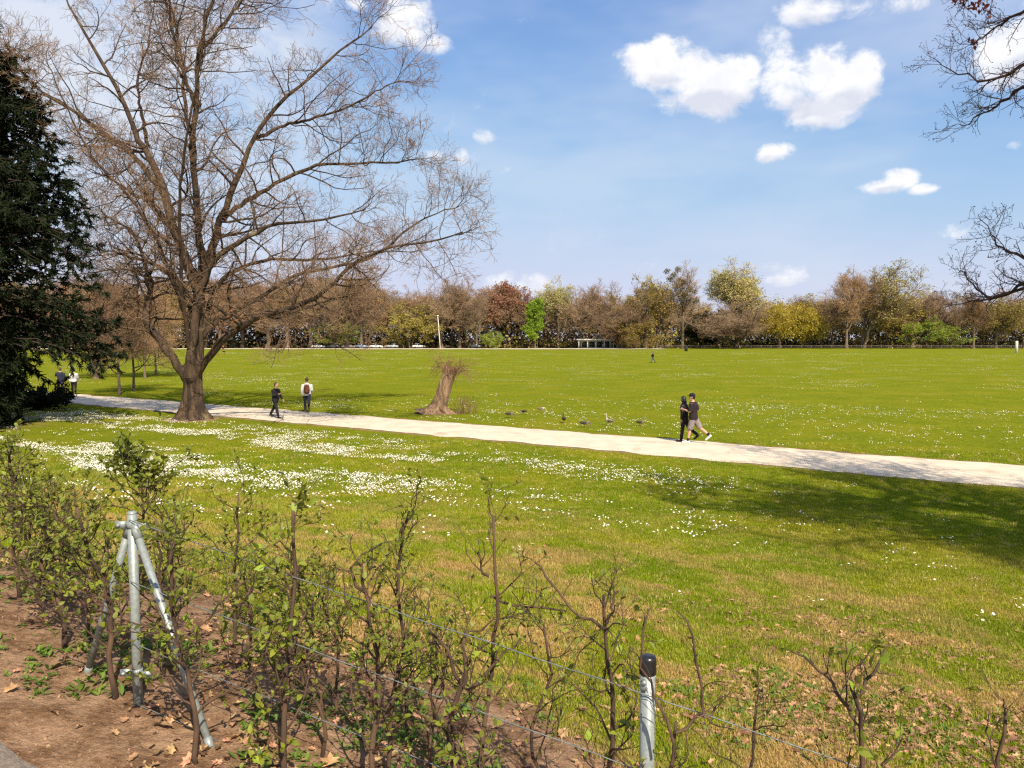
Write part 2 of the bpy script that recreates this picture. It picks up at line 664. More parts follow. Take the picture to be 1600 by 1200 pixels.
def blade_material():
    m = bpy.data.materials.new('grass_blade')
    m.use_nodes = True
    t = NT(m.node_tree)
    t.n.clear()
    out = t.node('ShaderNodeOutputMaterial')
    pos = t.node('ShaderNodeNewGeometry').outputs['Position']
    c, flat, tt = grass_colour(t, pos)
    rn = t.node('ShaderNodeObjectInfo').outputs['Random']
    c = t.mix(t.step(rn, 0.78, 0.99), c, (0.38, 0.285, 0.10))
    hs = t.node('ShaderNodeHueSaturation')
    t.put(hs.inputs['Value'], t.math('ADD', t.math('MULTIPLY', t.math('FRACT', t.math('MULTIPLY', rn, 13.7)), 0.75), 1.25))
    t.put(hs.inputs['Color'], c)
    bs = t.node('ShaderNodeBsdfPrincipled')
    bs.inputs['Roughness'].default_value = 0.6
    bs.inputs['Specular IOR Level'].default_value = 0.06
    t.put(bs.inputs['Base Color'], hs.outputs[0])
    tr = t.node('ShaderNodeBsdfTranslucent')
    t.put(tr.inputs[0], hs.outputs[0])
    mx = t.node('ShaderNodeMixShader')
    mx.inputs[0].default_value = 0.35
    t.l.new(bs.outputs[0], mx.inputs[1])
    t.l.new(tr.outputs[0], mx.inputs[2])
    t.l.new(mx.outputs[0], out.inputs[0])
    return m


M = {}
M['ground'] = ground_material()
M['blade'] = blade_material()
M['gravel'] = mat('pale_gravel', (0.62, 0.525, 0.40), (0.53, 0.44, 0.325), 1.3, 0.95, 0.002, 60, coord='World', c3=(0.40, 0.305, 0.21), c3lo=0.54, c3hi=0.76, c3scale=0.8)
M['asphalt'] = mat('worn_asphalt', (0.36, 0.285, 0.215), (0.26, 0.205, 0.155), 30, 0.9, 0.004, 120, coord='World', c3=(0.25, 0.2, 0.15), c3scale=3)
M['bark'] = mat('oak_bark', (0.110, 0.070, 0.040), (0.036, 0.024, 0.016), 2.6, 0.95, 0.16, 3.2, (2.2, 2.2, 0.35), lo=.38, hi=.6, c3=(0.20, 0.165, 0.085), c3scale=0.9)
M['limb'] = mat('limb_bark', (0.085, 0.054, 0.033), (0.034, 0.023, 0.016), 2.2, 0.95, 0.03, 7, (1.6, 1.6, 0.7), c3=(0.19, 0.155, 0.085), c3scale=0.6)
M['twig'] = mat('oak_twig', (0.290, 0.180, 0.105), (0.185, 0.112, 0.068), 1.0, 0.9)
M['darktwig'] = mat('dark_twig', (0.075, 0.045, 0.040), (0.045, 0.030, 0.028), 1.0, 0.9)
M['deadleaf'] = mat('dead_leaf', (0.30, 0.13, 0.06), (0.19, 0.075, 0.035), 3, 0.8, rand=0.3, trans=0.25)
M['redbud'] = mat('red_bud', (0.14, 0.035, 0.03), (0.22, 0.06, 0.04), 3, 0.8, trans=0.2)
M['conifer'] = mat('conifer_needle', (0.017, 0.025, 0.008), (0.008, 0.013, 0.005), 1.3, 0.8, spec=0.15, c3=(0.040, 0.044, 0.011), c3scale=0.5)
M['conbark'] = mat('conifer_bark', (0.060, 0.042, 0.032), (0.03, 0.022, 0.018), 5, 0.95, 0.02)
M['stumpbark'] = mat('stump_bark', (0.330, 0.215, 0.130), (0.150, 0.094, 0.056), 3.5, 0.95, 0.12, 5, (2.4, 2.4, 0.35), c3=(0.40, 0.28, 0.20), c3scale=1.6)
M['cutwood'] = mat('cut_wood', (0.32, 0.19, 0.12), (0.20, 0.11, 0.07), 9, 0.9, 0.01)
M['sprout'] = mat('sprout_twig', (0.24, 0.14, 0.07), (0.16, 0.09, 0.05), 3, 0.9)
M['mound'] = mat('root_soil', (0.20, 0.115, 0.065), (0.12, 0.07, 0.042), 5, 0.95, 0.03, 14)
M['stem'] = mat('hedge_stem', (0.105, 0.062, 0.036), (0.036, 0.024, 0.017), 14, 0.85, 0.004, 60, (1, 1, 0.4), c3=(0.20, 0.13, 0.085), c3scale=9)
M['hleaf'] = mat('hedge_leaf', (0.300, 0.370, 0.030), (0.190, 0.265, 0.024), 9, 0.5, rand=0.25, trans=0.4, spec=0.4)
M['hleaf2'] = mat('hedge_leaf_small', (0.250, 0.270, 0.026), (0.115, 0.145, 0.018), 5, 0.55, trans=0.35, spec=0.4, c3=(0.20, 0.13, 0.05), c3scale=4)
M['fallen'] = mat('fallen_leaf', (0.42, 0.255, 0.135), (0.22, 0.115, 0.055), 14, 0.85, rand=0.5, trans=0.15)
M['steel'] = mat('galvanised_steel', (0.30, 0.33, 0.315), (0.235, 0.262, 0.255), 60, 0.45, 0.0006, 90, metal=0.3, c3=(0.35, 0.37, 0.36), c3scale=14)
M['wire'] = mat('wire_steel', (0.22, 0.25, 0.24), (0.13, 0.15, 0.14), 40, 0.5, metal=0.5)
M['black'] = mat('black_plastic', (0.010, 0.010, 0.011), (0.014, 0.014, 0.015), 9, 0.30, spec=0.5)
M['crumb'] = mat('soil_crumb', (0.30, 0.185, 0.11), (0.16, 0.095, 0.055), 30, 0.95, rand=.35)
M['petal'] = mat('daisy_petal', (0.86, 0.85, 0.78), (0.80, 0.78, 0.70), 4, 0.8)
M['yolk'] = mat('daisy_centre', (0.70, 0.46, 0.04), (0.6, 0.38, 0.03), 4, 0.8)
M['weed'] = mat('weed_leaf', (0.130, 0.200, 0.022), (0.07, 0.13, 0.018), 5, 0.55, rand=0.25, trans=0.3)

# ------------------------------------------------------------------ ground sheet
def build_ground():
    r = np.concatenate([[0.3], np.geomspace(0.6, 3.0, 14), np.geomspace(3.05, 9, 105), np.geomspace(9.1, 60, 130), np.geomspace(61, 300, 60), np.geomspace(310, 4500, 16)])
    a = np.radians(np.concatenate([np.linspace(-180, -46, 34)[:-1], np.linspace(-46, 46, 190), np.linspace(46, 180, 34)[1:-1]]))
    A, B = len(a), len(r)
    x = np.outer(r, np.sin(a))
    y = np.outer(r, np.cos(a))
    z = zg(x, y)
    V = np.stack([x, y, z], -1).reshape(-1, 3)
    V = np.vstack([V, [0, 0, gz(0, 0)]])
    idx = np.arange(A * B).reshape(B, A)
    q = np.stack([idx[:-1], idx[1:], np.roll(idx[1:], -1, 1), np.roll(idx[:-1], -1, 1)], -1).reshape(-1, 4)
    f = np.stack([idx[0], np.roll(idx[0], -1), np.full(A, A * B)], -1)
    me = mesh_np('ground', V, [q[:, ::-1], f], M['ground'])
    X, Y = V[:, 0], V[:, 1]
    t = bank_t(X, Y)
    s = bank_s(X, Y)
    soil = sstep(4.6 - 0.38 * np.clip(s, -3, 4), 2.8, t) * 0.95
    soil = np.maximum(soil, 0.50 * sstep(7.0, 4.0, t) * sstep(-3, 1, s))
    off = np.abs(path_q(X, Y))
    soil = np.maximum(soil, 0.62 * sstep(2.9, 2.0, off))
    for (bx, by), rad, w in (((-15.2, 36.4), 2.0, 0.9), ((-23.6, 33.5), 6.0, 0.5), ((-4.2, 33.7), 1.7, 0.8)):
        soil = np.maximum(soil, w * sstep(rad, rad * 0.3, np.hypot(X - bx, Y - by)))
    at = me.attributes.new('soil', 'FLOAT', 'POINT')
    at.data.foreach_set('value', soil.astype(np.float32))
    o = obj('ground', me)
    o['kind'] = 'structure'


build_ground()


def build_gravel_path():
    n = 420
    al = np.linspace(-75, 110, n)
    rows = []
    for k, f in enumerate(np.linspace(-1, 1, 9)):
        w = PW * f
        if abs(f) == 1:
            w = w + np.sign(f) * ((fbm(al * 0.9 + 31 * f, al * 0 + 3, 4) - 0.5) * 0.75 + (fbm(al * 4 + 7 * f, al * 0 + 9, 2) - 0.5) * 0.16)
        p = PC[None] + PD[None] * al[:, None] + PN[None] * (w * np.ones(n))[:, None]
        z = zg(p[:, 0], p[:, 1]) + 0.012 + 0.03 * (1 - f * f)
        rows.append(np.column_stack([p, z]))
    V = np.stack(rows, 1).reshape(-1, 3)
    idx = np.arange(n * 9).reshape(n, 9)
    q = np.stack([idx[:-1, :-1], idx[1:, :-1], idx[1:, 1:], idx[:-1, 1:]], -1).reshape(-1, 4)
    o = obj('gravel_path', mesh_np('gravel_path', V, q, M['gravel']))
    o['kind'] = 'structure'


build_gravel_path()


def build_asphalt():
    n = 160
    s = np.linspace(-9, 7, n)
    rows = []
    for k, t in enumerate(np.linspace(-2.5, 1.98, 10)):
        tt = t * np.ones(n)
        if k == 9:
            tt = tt + (fbm(s * 2.2, s * 0 + 5, 4) - 0.5) * 0.25
        p = FU[None] * s[:, None] + FN[None] * tt[:, None]
        rows.append(np.column_stack([p, zg(p[:, 0], p[:, 1]) + 0.022]))
    last = rows[-1].copy()
    last[:, :2] += FN[None] * 0.02
    last[:, 2] -= 0.06
    rows.append(last)
    V = np.stack(rows, 1).reshape(-1, 3)
    m = len(rows)
    idx = np.arange(n * m).reshape(n, m)
    q = np.stack([idx[:-1, :-1], idx[1:, :-1], idx[1:, 1:], idx[:-1, 1:]], -1).reshape(-1, 4)
    o = obj('asphalt_path', mesh_np('asphalt_path', V, q, M['asphalt']))
    o['kind'] = 'structure'


build_asphalt()

# ------------------------------------------------------------------ scattered ground cover (stuff)
def variants(objs, name):
    c = bpy.data.collections.new(name)
    for i, me in enumerate(objs):
        o = bpy.data.objects.new(name + str(i), me)
        c.objects.link(o)
    return c


def scatter(name, pts, rot, scl, coll, nvar, label, cat):
    me = bpy.data.meshes.new(name)
    n = len(pts)
    me.vertices.add(n)
    me.vertices.foreach_set('co', np.asarray(pts, np.float32).ravel())
    a = me.attributes.new('rot', 'FLOAT_VECTOR', 'POINT')
    a.data.foreach_set('vector', np.asarray(rot, np.float32).ravel())
    a = me.attributes.new('scl', 'FLOAT', 'POINT')
    a.data.foreach_set('value', np.asarray(scl, np.float32))
    a = me.attributes.new('idx', 'INT', 'POINT')
    a.data.foreach_set('value', RNG.integers(0, nvar, n).astype(np.int32))
    g = bpy.data.node_groups.new(name, 'GeometryNodeTree')
    g.interface.new_socket('Geometry', in_out='INPUT', socket_type='NodeSocketGeometry')
    g.interface.new_socket('Geometry', in_out='OUTPUT', socket_type='NodeSocketGeometry')
    N, L = g.nodes, g.links
    gi = N.new('NodeGroupInput')
    go = N.new('NodeGroupOutput')
    ip = N.new('GeometryNodeInstanceOnPoints')
    ci = N.new('GeometryNodeCollectionInfo')
    ci.inputs['Collection'].default_value = coll
    ci.inputs['Separate Children'].default_value = True
    ci.inputs['Reset Children'].default_value = True

    def attr(nm, ty):
        q = N.new('GeometryNodeInputNamedAttribute')
        q.data_type = ty
        q.inputs['Name'].default_value = nm
        return q.outputs[0]
    L.new(gi.outputs[0], ip.inputs['Points'])
    L.new(ci.outputs[0], ip.inputs['Instance'])
    ip.inputs['Pick Instance'].default_value = True
    L.new(attr('idx', 'INT'), ip.inputs['Instance Index'])
    L.new(attr('rot', 'FLOAT_VECTOR'), ip.inputs['Rotation'])
    L.new(attr('scl', 'FLOAT'), ip.inputs['Scale'])
    L.new(ip.outputs[0], go.inputs[0])
    o = obj(name, me)
    md = o.modifiers.new('scatter', 'NODES')
    md.node_group = g
    tag(o, label, cat, kind='stuff')
    return o


def tuft(nb, h, spread, wid, rng, bend=0.5):
    V, F = [], []
    for i in range(nb):
        b = np.array([rng.normal() * spread, rng.normal() * spread, -0.004])
        a = rng.random() * 6.283
        hh = h * (0.5 + 0.8 * rng.random())
        d = np.array([math.cos(a), math.sin(a), 0])
        s = np.array([-d[1], d[0], 0]) * wid * (0.7 + 0.6 * rng.random())
        k = bend * rng.random()
        m = b + d * hh * k * 0.35 + np.array([0, 0, hh * 0.6])
        t = b + d * hh * k + np.array([0, 0, hh * (1 - 0.35 * k)])
        o = len(V)
        V += [b - s, b + s, m + s * 0.8, m - s * 0.8, t]
        F += [(o, o + 1, o + 2), (o, o + 2, o + 3), (o + 3, o + 2, o + 4)]
    return np.array(V), np.array(F)


def soil_mask(x, y):
    t = bank_t(x, y)
    s = bank_s(x, y)
    v = sstep(4.6 - 0.38 * np.clip(s, -3, 4), 2.8, t)
    v = v + (fbm(x * 1.3, y * 1.3, 3) - 0.5) * 1.1
    return v


def build_ground_cover():
    rng = np.random.default_rng(5)
    # turf
    near = [mesh_np('tuft', *tuft(22, 0.030, 0.038, 0.0017, rng, 1.0), M['blade'], False) for _ in range(4)]
    cn = variants(near, 'near_tuft')
    n = 110000
    a = rng.uniform(-R(44), R(44), n)
    r = 3.0 * (30.0 / 3.0) ** (rng.random(n) ** 0.85)
    x, y = r * np.sin(a), r * np.cos(a)
    t = bank_t(x, y)
    lit = sstep(0.46, 0.66, fbm(x * 0.8 + 21, y * 0.8, 4)) * sstep(8, 4, t) * sstep(-2.5, 1, bank_s(x, y))
    keep = (t > 2.25) & (rng.random(n) > 0.75 * lit) & (soil_mask(x, y) < 0.40 + 0.30 * rng.random(n)) & (np.abs(path_q(x, y)) > PW - 0.05 + 0.5 * rng.random(n))
    x, y, r = x[keep], y[keep], r[keep]
    z = zg(x, y)
    m = len(x)
    rot = np.column_stack([rng.normal(0, 0.15, m), rng.normal(0, 0.15, m), rng.uniform(0, 6.28, m)])
    sc = (0.65 + 0.6 * rng.random(m)) * (0.80 + 0.045 * r) * np.where(bank_t(x, y) < 4.5, 0.9, 1.0)
    scatter('meadow_grass', np.column_stack([x, y, z]), rot, sc, cn, 4, 'short yellow green grass covering the slope below the hedge', 'grass')
    # daisies
    def daisy(nn, spread):
        parts_p, parts_y = [], []
        for i in range(nn):
            c = np.array([rng.normal() * spread, rng.normal() * spread, 0.045 + 0.02 * rng.random()])
            k = 8
            rr = 0.0122 * (0.8 + 0.5 * rng.random())
            an = np.arange(k) * 2 * math.pi / k
            tl = rng.normal(0, 0.3, 2)
            ring = np.stack([np.cos(an) * rr, np.sin(an) * rr, np.cos(an) * rr * tl[0] + np.sin(an) * rr * tl[1] + 0.002], -1) + c
            V = np.vstack([ring, c])
            parts_p.append((V, np.stack([np.arange(k), np.roll(np.arange(k), -1), np.full(k, k)], -1)))
            cy = c + np.array([0, 0, 0.004])
            ring2 = np.stack([np.cos(an[::2]) * rr * .35, np.sin(an[::2]) * rr * .35, np.zeros(4)], -1) + cy
            parts_y.append((np.vstack([ring2, cy + np.array([0, 0, .004])]), np.stack([np.arange(4), np.roll(np.arange(4), -1), np.full(4, 4)], -1)))
        V, F = cat_geo(parts_p + parts_y)
        mi = np.concatenate([np.zeros(8 * nn, int), np.ones(4 * nn, int)])
        return mesh_np('daisy', V, F, [M['petal'], M['yolk']], False, mi)
    cd = variants([daisy(4, 0.07) for _ in range(3)], 'daisy')
    n = 260000
    a = rng.uniform(-R(42), R(42), n)
    r = np.sqrt(rng.uniform(5.0 ** 2, 48.0 ** 2, n))
    x, y = r * np.sin(a), r * np.cos(a)
    q = path_q(x, y)
    al = path_a(x, y)
    streak = fbm(al * 0.16 + 3, q * 0.55, 4)
    patch = fbm(x * 0.9 + 11, y * 0.9, 3)
    env = sstep(3.4, 6.0, q) * sstep(19.5, 13.0, q - 0.10 * (al - 20)) * sstep(47, 30, al) * sstep(-6, 8, al)
    p1 = env * sstep(0.44, 0.60, streak) * sstep(0.26, 0.66, patch) * 0.72
    p2 = sstep(3.2, 5, q) * sstep(18, 13, q) * 0.020 * sstep(0.45, 0.65, patch)
    p3 = (q < -2.4) * (0.040 * sstep(0.45, 0.62, streak) * patch + 0.008)
    p4 = (q > 8) * 0.006 * sstep(0.50, 0.7, patch)
    t = bank_t(x, y)
    keep = (rng.random(n) < (p1 + p2 + p3 + p4) * (0.05 + 0.95 * sstep(8, 14, bank_t(x, y)))) & (t > 4.2) & (np.abs(q) > PW + 0.3)
    x, y = x[keep], y[keep]
    z = zg(x, y)
    m = len(x)
    rot = np.column_stack([rng.normal(0, 0.12, m), rng.normal(0, 0.12, m), rng.uniform(0, 6.28, m)])
    scatter('daisies', np.column_stack([x, y, z + 0.01]), rot, 0.8 + 0.5 * rng.random(m), cd, 3, 'white daisies strewn in streaks over the lawn on both sides of the path', 'flowers')
    # daisies of the far meadow
    cf = variants([daisy(9, 0.28) for _ in range(3)], 'daisy_patch')
    n = 160000
    a = rng.uniform(-R(40), R(40), n)
    r = np.sqrt(rng.uniform(42.0 ** 2, 190.0 ** 2, n))
    x, y = r * np.sin(a), r * np.cos(a)
    q = path_q(x, y)
    streak = fbm(x * 0.10 + 3, y * 0.11, 5)
    patch = fbm(x * 0.5 + 11, y * 0.5, 3)
    keep = (rng.random(n) < 0.30 * sstep(0.50, 0.70, streak) * sstep(0.42, 0.7, patch) + 0.014 * patch) & (q < -3)
    x, y = x[keep], y[keep]
    m = len(x)
    rot = np.column_stack([np.zeros(m), np.zeros(m), rng.uniform(0, 6.28, m)])
    scatter('meadow_daisies', np.column_stack([x, y, zg(x, y)]), rot, 1.0 + 0.5 * rng.random(m), cf, 3, 'white specks of daisies in long drifts across the wide meadow', 'flowers')
    # weeds in the hedge bed
    def rosette():
        parts = []
        for i in range(9):
            a = rng.random() * 6.283
            L = 0.025 + 0.035 * rng.random()
            parts.append(leaf_geo(Matrix.Translation((rng.normal() * .02, rng.normal() * .02, 0.004)) @ Euler((0, -R(rng.uniform(8, 55)), a)).to_matrix().to_4x4(), L, 0.55))
        return geo_mesh('rosette', parts, M['weed'], False)
    cw = variants([rosette() for _ in range(4)], 'weed')
    n = 16000
    a = rng.uniform(-R(44), R(44), n)
    r = rng.uniform(2.6, 9, n)
    x, y = r * np.sin(a), r * np.cos(a)
    t = bank_t(x, y)
    keep = (t > 2.3) & (t < 7) & (fbm(x * 1.4 + 5, y * 1.4, 4) > 0.50 + 0.03 * (t - 3)) & (rng.random(n) < 0.5)
    x, y = x[keep], y[keep]
    m = len(x)
    rot = np.column_stack([rng.normal(0, 0.1, m), rng.normal(0, 0.1, m), rng.uniform(0, 6.28, m)])
    scatter('ground_weeds', np.column_stack([x, y, zg(x, y)]), rot, 0.35 + 0.9 * rng.random(m) ** 1.6, cw, 4, 'low broad leaved green weeds growing around the foot of the hedge', 'weeds')
    # leaf litter
    lv = [litter_leaf(rng) for _ in range(6)]
    cl = variants(lv, 'litter')
    n = 95000
    a = rng.uniform(-R(44), R(44), n)
    r = rng.uniform(2.4, 14, n)
    x, y = r * np.sin(a), r * np.cos(a)
    t = bank_t(x, y)
    s = bank_s(x, y)
    pr = (0.08 + 0.92 * sstep(0.42, 0.62, fbm(x * 0.8 + 21, y * 0.8, 4))) * sstep(11.5, 4.2, t) * (0.22 + 0.78 * sstep(-3.0, 0.6, s))
    keep = (t > 2.15) & (rng.random(n) < pr)
    x, y = x[keep], y[keep]
    m = len(x)
    rot = np.column_stack([rng.normal(0, 0.35, m), rng.normal(0, 0.35, m), rng.uniform(0, 6.28, m)])
    scatter('leaf_litter', np.column_stack([x, y, zg(x, y) + 0.015]), rot, 0.22 + 0.5 * rng.random(m) ** 1.6, cl, 6, 'small dry brown leaf fragments scattered over the grass and soil below the hedge', 'leaf litter')
    # crumbs of soil and small stones in the hedge bed
    def crumb():
        V, F = ball((0, 0, 0), 1.0, 7, 5)
        V = V * (1 + 0.5 * (rng.random((len(V), 1)) - .5)) * np.array([.011, .009, .006]) * (0.8 + .5 * rng.random())
        return mesh_np('crumb', V, F, M['crumb'])
    cc = variants([crumb() for _ in range(5)], 'crumb')
    n = 42000
    a = rng.uniform(-R(46), R(46), n)
    r = rng.uniform(2.2, 6.5, n)
    x, y = r * np.sin(a), r * np.cos(a)
    t = bank_t(x, y)
    keep = (t > 2.03) & (soil_mask(x, y) > 0.25 + 0.3 * rng.random(n)) & (fbm(x * 2.2, y * 2.2, 3) > .30 + .3 * rng.random(n))
    x, y = x[keep], y[keep]
    m = len(x)
    scatter('soil_crumbs', np.column_stack([x, y, zg(x, y)]), rng.uniform(0, 6.28, (m, 3)), 0.12 + 0.75 * rng.random(m) ** 4, cc, 5, 'crumbs of dry brown soil and small stones strewn over the hedge bed', 'soil')
    # the larger fallen leaves, one by one
    spots = []
    while len(spots) < 190:
        aa = rng.uniform(-R(36), R(36))
        rr = rng.uniform(2.9, 8.5)
        x, y = rr * math.sin(aa), rr * math.cos(aa)
        t = bank_t(x, y)
        if t < 2.3:
            continue
        w = float(fbm(x * 0.8 + 21, y * 0.8, 4)) * (0.5 + 0.5 * float(sstep(-3, 1, bank_s(x, y))))
        if rng.random() < w:
            spots.append((x, y))
    for i, (x, y) in enumerate(spots):
        o = obj('fallen_leaf', lv[i % 6], None, (x, y, gz(x, y) + 0.022), (rng.normal(0, .3), rng.normal(0, .3), rng.uniform(0, 6.28)), 0.55 + 0.45 * rng.random())
        tag(o, 'dry curled brown oak leaf lying on the ground below the hedge', 'leaf', 'fallen leaves below the hedge')


LEAF = np.array([(0, 0, 0), (.28, .24, .07), (.62, .22, .05), (1, 0, -.06), (.62, -.22, .05), (.28, -.24, .07), (.5, 0, 0)])
LEAF_F = np.array([(0, 6, 1), (1, 6, 2), (2, 6, 3), (3, 6, 4), (4, 6, 5), (5, 6, 0)])


def leaf_geo(mw, L, wid=1.0):
    V = LEAF * np.array([L, L * wid * 1.15, L])
    mm = np.array(mw)
    return V @ mm[:3, :3].T + mm[:3, 3], LEAF_F


def litter_leaf(rng):
    k = 14
    an = np.arange(k) * 2 * math.pi / k
    rr = np.where(np.arange(k) % 2 == 0, 1.0, 0.62) * (0.8 + 0.35 * rng.random(k))
    x = np.cos(an) * rr * 0.062
    y = np.sin(an) * rr * 0.033
    c = rng.uniform(2, 9)
    z = c * y * y * 3 + rng.uniform(-3, 3) * x * x + rng.normal(0, .003, k)
    V = np.vstack([np.stack([x, y, z], -1), [0, 0, -0.003]])
    return mesh_np('fallen_leaf', V, np.stack([np.arange(k), np.roll(np.arange(k), -1), np.full(k, k)], -1), M['fallen'], True)


build_ground_cover()

# ------------------------------------------------------------------ the big bare tree
def twig_mesh(name, levels, mats, S=3):
    parts = [tubes(P, r, s) for (P, r, s) in levels]
    V, F = cat_geo(parts)
    return mesh_np(name, V, F, mats)


def leaf_quads(C, size, rng, tilt=1.0):
    """random small kite leaves at points C"""
    n = len(C)
    d = norm(rng.normal(size=(n, 3)) * np.array([1, 1, tilt]))
    u = norm(np.cross(d, rng.normal(size=(n, 3))))
    s = (size * (0.6 + 0.8 * rng.random(n)))[:, None]
    V = np.stack([C, C + d * s * .5 + u * s * .3, C + d * s, C + d * s * .5 - u * s * .3], 1).reshape(-1, 3)
    F = np.arange(4 * n).reshape(n, 4)
    return V, F


def build_big_tree():
    rng = np.random.default_rng(21)
    base = gpt(300, 655)
    k = base.y / 1200 * 1.005
    root = thing('bare_tree', 'large bare spreading tree with low forked limbs standing beside the gravel path', 'tree', base)

    def L3(pts, ys):
        n = len(pts)
        yy = np.interp(np.linspace(0, 1, n), np.linspace(0, 1, len(ys)), ys)
        return np.array([((x - 300) * k, d, (655 - y) * k) for (x, y), d in zip(pts, yy)])
    # trunk with flared foot, open at the fork inside the limbs
    tp = L3([(300, 668), (300, 655), (300, 640), (301, 620), (302, 600), (303, 580), (305, 560), (307, 540), (310, 515)], [0, 0.1])
    tr = np.array([.92, .80, .58, .47, .43, .42, .40, .36, .32])
    tp = smooth_line(tp, 22)
    tr = np.interp(np.linspace(0, 1, 22), np.linspace(0, 1, 9), tr)
    S = 26
    V, F = loft(tp, [(r, r) for r in tr], S, ref=(0, 1, 0))
    V = V.copy()
    an = np.arctan2(V[:, 1], V[:, 0] - np.interp(V[:, 2], tp[:, 2], tp[:, 0]))
    rad = 1 + 0.10 * np.sin(an * 5 + 0.6) * sstep(3.5, 0, V[:, 2]) + 0.045 * np.sin(an * 9 + V[:, 2] * 1.3) + 0.05 * (fbm(an * 2, V[:, 2] * 1.6, 3) - 0.5)
    foot = sstep(0.9, 0.0, V[:, 2]) * np.maximum(0, np.sin(an * 5 + 0.6)) * 0.22
    cxv = np.interp(V[:, 2], tp[:, 2], tp[:, 0])
    cyv = np.interp(V[:, 2], tp[:, 2], tp[:, 1])
    V[:, 0] = cxv + (V[:, 0] - cxv) * (rad + foot)
    V[:, 1] = cyv + (V[:, 1] - cyv) * (rad + foot)
    trunk_geo = (V, F)
    limbs = [  # picture outline of each limb, depth along it, start and end radius
        ([(292, 592), (276, 563), (252, 527), (236, 500), (238, 462), (238, 440), (222, 410), (206, 372), (178, 348), (140, 330)], [0, -.3, .6, 1.8], .27, .05),
        ([(304, 590), (308, 540), (318, 485), (330, 445), (352, 408), (400, 380), (450, 360), (525, 357), (590, 345)], [-.35, -.5, -1.0, -2.5], .30, .035),
        ([(308, 570), (311, 510), (312, 460), (296, 415), (280, 380), (262, 310), (240, 255), (218, 222), (190, 160), (150, 90), (108, 25), (80, -30)], [.1, .3, .8, 2.2], .40, .04),
        ([(314, 450), (321, 425), (316, 375), (315, 320), (312, 240), (320, 180), (327, 105), (350, 42), (372, -10), (380, -60)], [.1, 0, -.4, -1.2], .27, .035),
        ([(312, 470), (326, 425), (336, 380), (347, 338), (366, 280), (394, 206), (436, 150), (490, 96), (545, 45), (570, 20)], [0, .6, 1.6, 3.0], .28, .03),
        ([(346, 342), (372, 318), (416, 290), (480, 255), (550, 245), (610, 238), (650, 225)], [.8, 1.5, 3.5], .17, .03),
        ([(306, 592), (326, 565), (352, 540), (372, 524), (412, 503), (450, 490), (490, 482), (525, 466), (552, 447), (572, 428), (610, 412), (655, 402), (705, 398), (732, 388)], [0, -1.5, -3.2, -5.0], .25, .03),
        ([(312, 530), (330, 508), (362, 486), (392, 465), (426, 440), (452, 425), (510, 410), (560, 396), (600, 365), (642, 326), (680, 308), (710, 296)], [.3, 1.5, 3.2, 5.2], .18, .028),
        ([(266, 322), (238, 280), (200, 236), (152, 202), (100, 166), (42, 132), (10, 92), (-10, 60)], [.5, .8, 1.5, 2.0], .19, .03),
        ([(286, 392), (262, 352), (236, 326), (202, 302), (165, 282), (128, 262), (95, 246)], [.4, 1.6, 3.6], .16, .03),
        ([(308, 498), (292, 455), (272, 432), (242, 415), (202, 401), (168, 392), (130, 388)], [-.2, .4, 1.4], .17, .03),
        ([(313, 262), (306, 215), (293, 150), (288, 100), (272, 40), (258, -15), (250, -50)], [-.2, .8, 2.0], .14, .03),
        ([(314, 520), (330, 450), (352, 420), (398, 398), (452, 396), (505, 385), (560, 372), (620, 370)], [.2, 2.0, 4.6, 7.0], .17, .03),
        ([(308, 540), (300, 470), (290, 420), (268, 360), (250, 300), (226, 270), (205, 200)], [.3, 2.4, 5.0, 7.0], .14, .025),
        ([(306, 560), (308, 480), (322, 410), (342, 330), (372, 250), (402, 170), (420, 90)], [-.3, -2.4, -5.0, -6.5], .13, .025),
        ([(305, 560), (300, 480), (280, 400), (250, 330), (210, 280), (180, 210), (160, 150)], [-.3, -1.4, -2.8, -3.5], .13, .025),
        ([(322, 182), (312, 140), (300, 80), (305, 20), (310, -40)], [-.4, -1.2, -2.4], .12, .03),
        ([(392, 210), (430, 195), (480, 185), (540, 170), (590, 150), (630, 135)], [1.6, 1.0, 0], .12, .025),
        ([(330, 105), (372, 70), (410, 40), (440, 0), (460, -30)], [-.6, -1.6, -2.5], .11, .025),
        ([(220, 224), (205, 160), (200, 100), (215, 40), (220, -20)], [1.5, 2.0, 2.6], .11, .025),
        ([(238, 450), (220, 440), (195, 452), (170, 470), (160, 480)], [.3, .8, 1.4], .09, .02),
        ([(450, 490), (490, 492), (540, 478), (575, 470)], [-3, -3.6, -4.0], .08, .02),
    ]
    K0 = 26
    P0, R0 = [], []
    for pts, ys, r0, r1 in limbs:
        line = smooth_line(L3(pts, ys), K0, 0.035, rng)
        P0.append(line)
        u = np.linspace(0, 1, K0)
        R0.append((r0 * .80 * (1 - u) ** 1.05 + r1 * .8 * u) * (1 + 0.06 * rng.normal(size=K0)))
    P0 = np.array(P0)
    R0 = np.maximum(np.array(R0), 0.02)
    fuse = [trunk_geo]
    for l, r in zip(P0, R0):
        if r[0] > .15:
            ln, rd = l[:12], np.maximum(r[:12], .07)
            if l[0][2] < 3.6:      # limbs that leave the bole begin deep inside it
                ln = np.vstack([L3([(302, 632)], [0]), L3([(302, 606)], [0]) * .6 + l[:1] * .4, ln])
                rd = np.concatenate([[.16, .22], rd])
            fuse.append(loft(ln, list(rd), 14, ref=(0.2, 1, 0.1)))
    obj('trunk', organic('trunk', fuse, .075, M['bark'], 5), root)
    V, F = tubes(P0, R0 * .98, 12)
    # the stub of a broken limb
    st = smooth_line(L3([(312, 240), (318, 205), (325, 182), (331, 176)], [-.2, -.5]), 8)
    V2, F2 = loft(st, [.13, .12, .11, .11, .10, .09, .085, .07], 10)
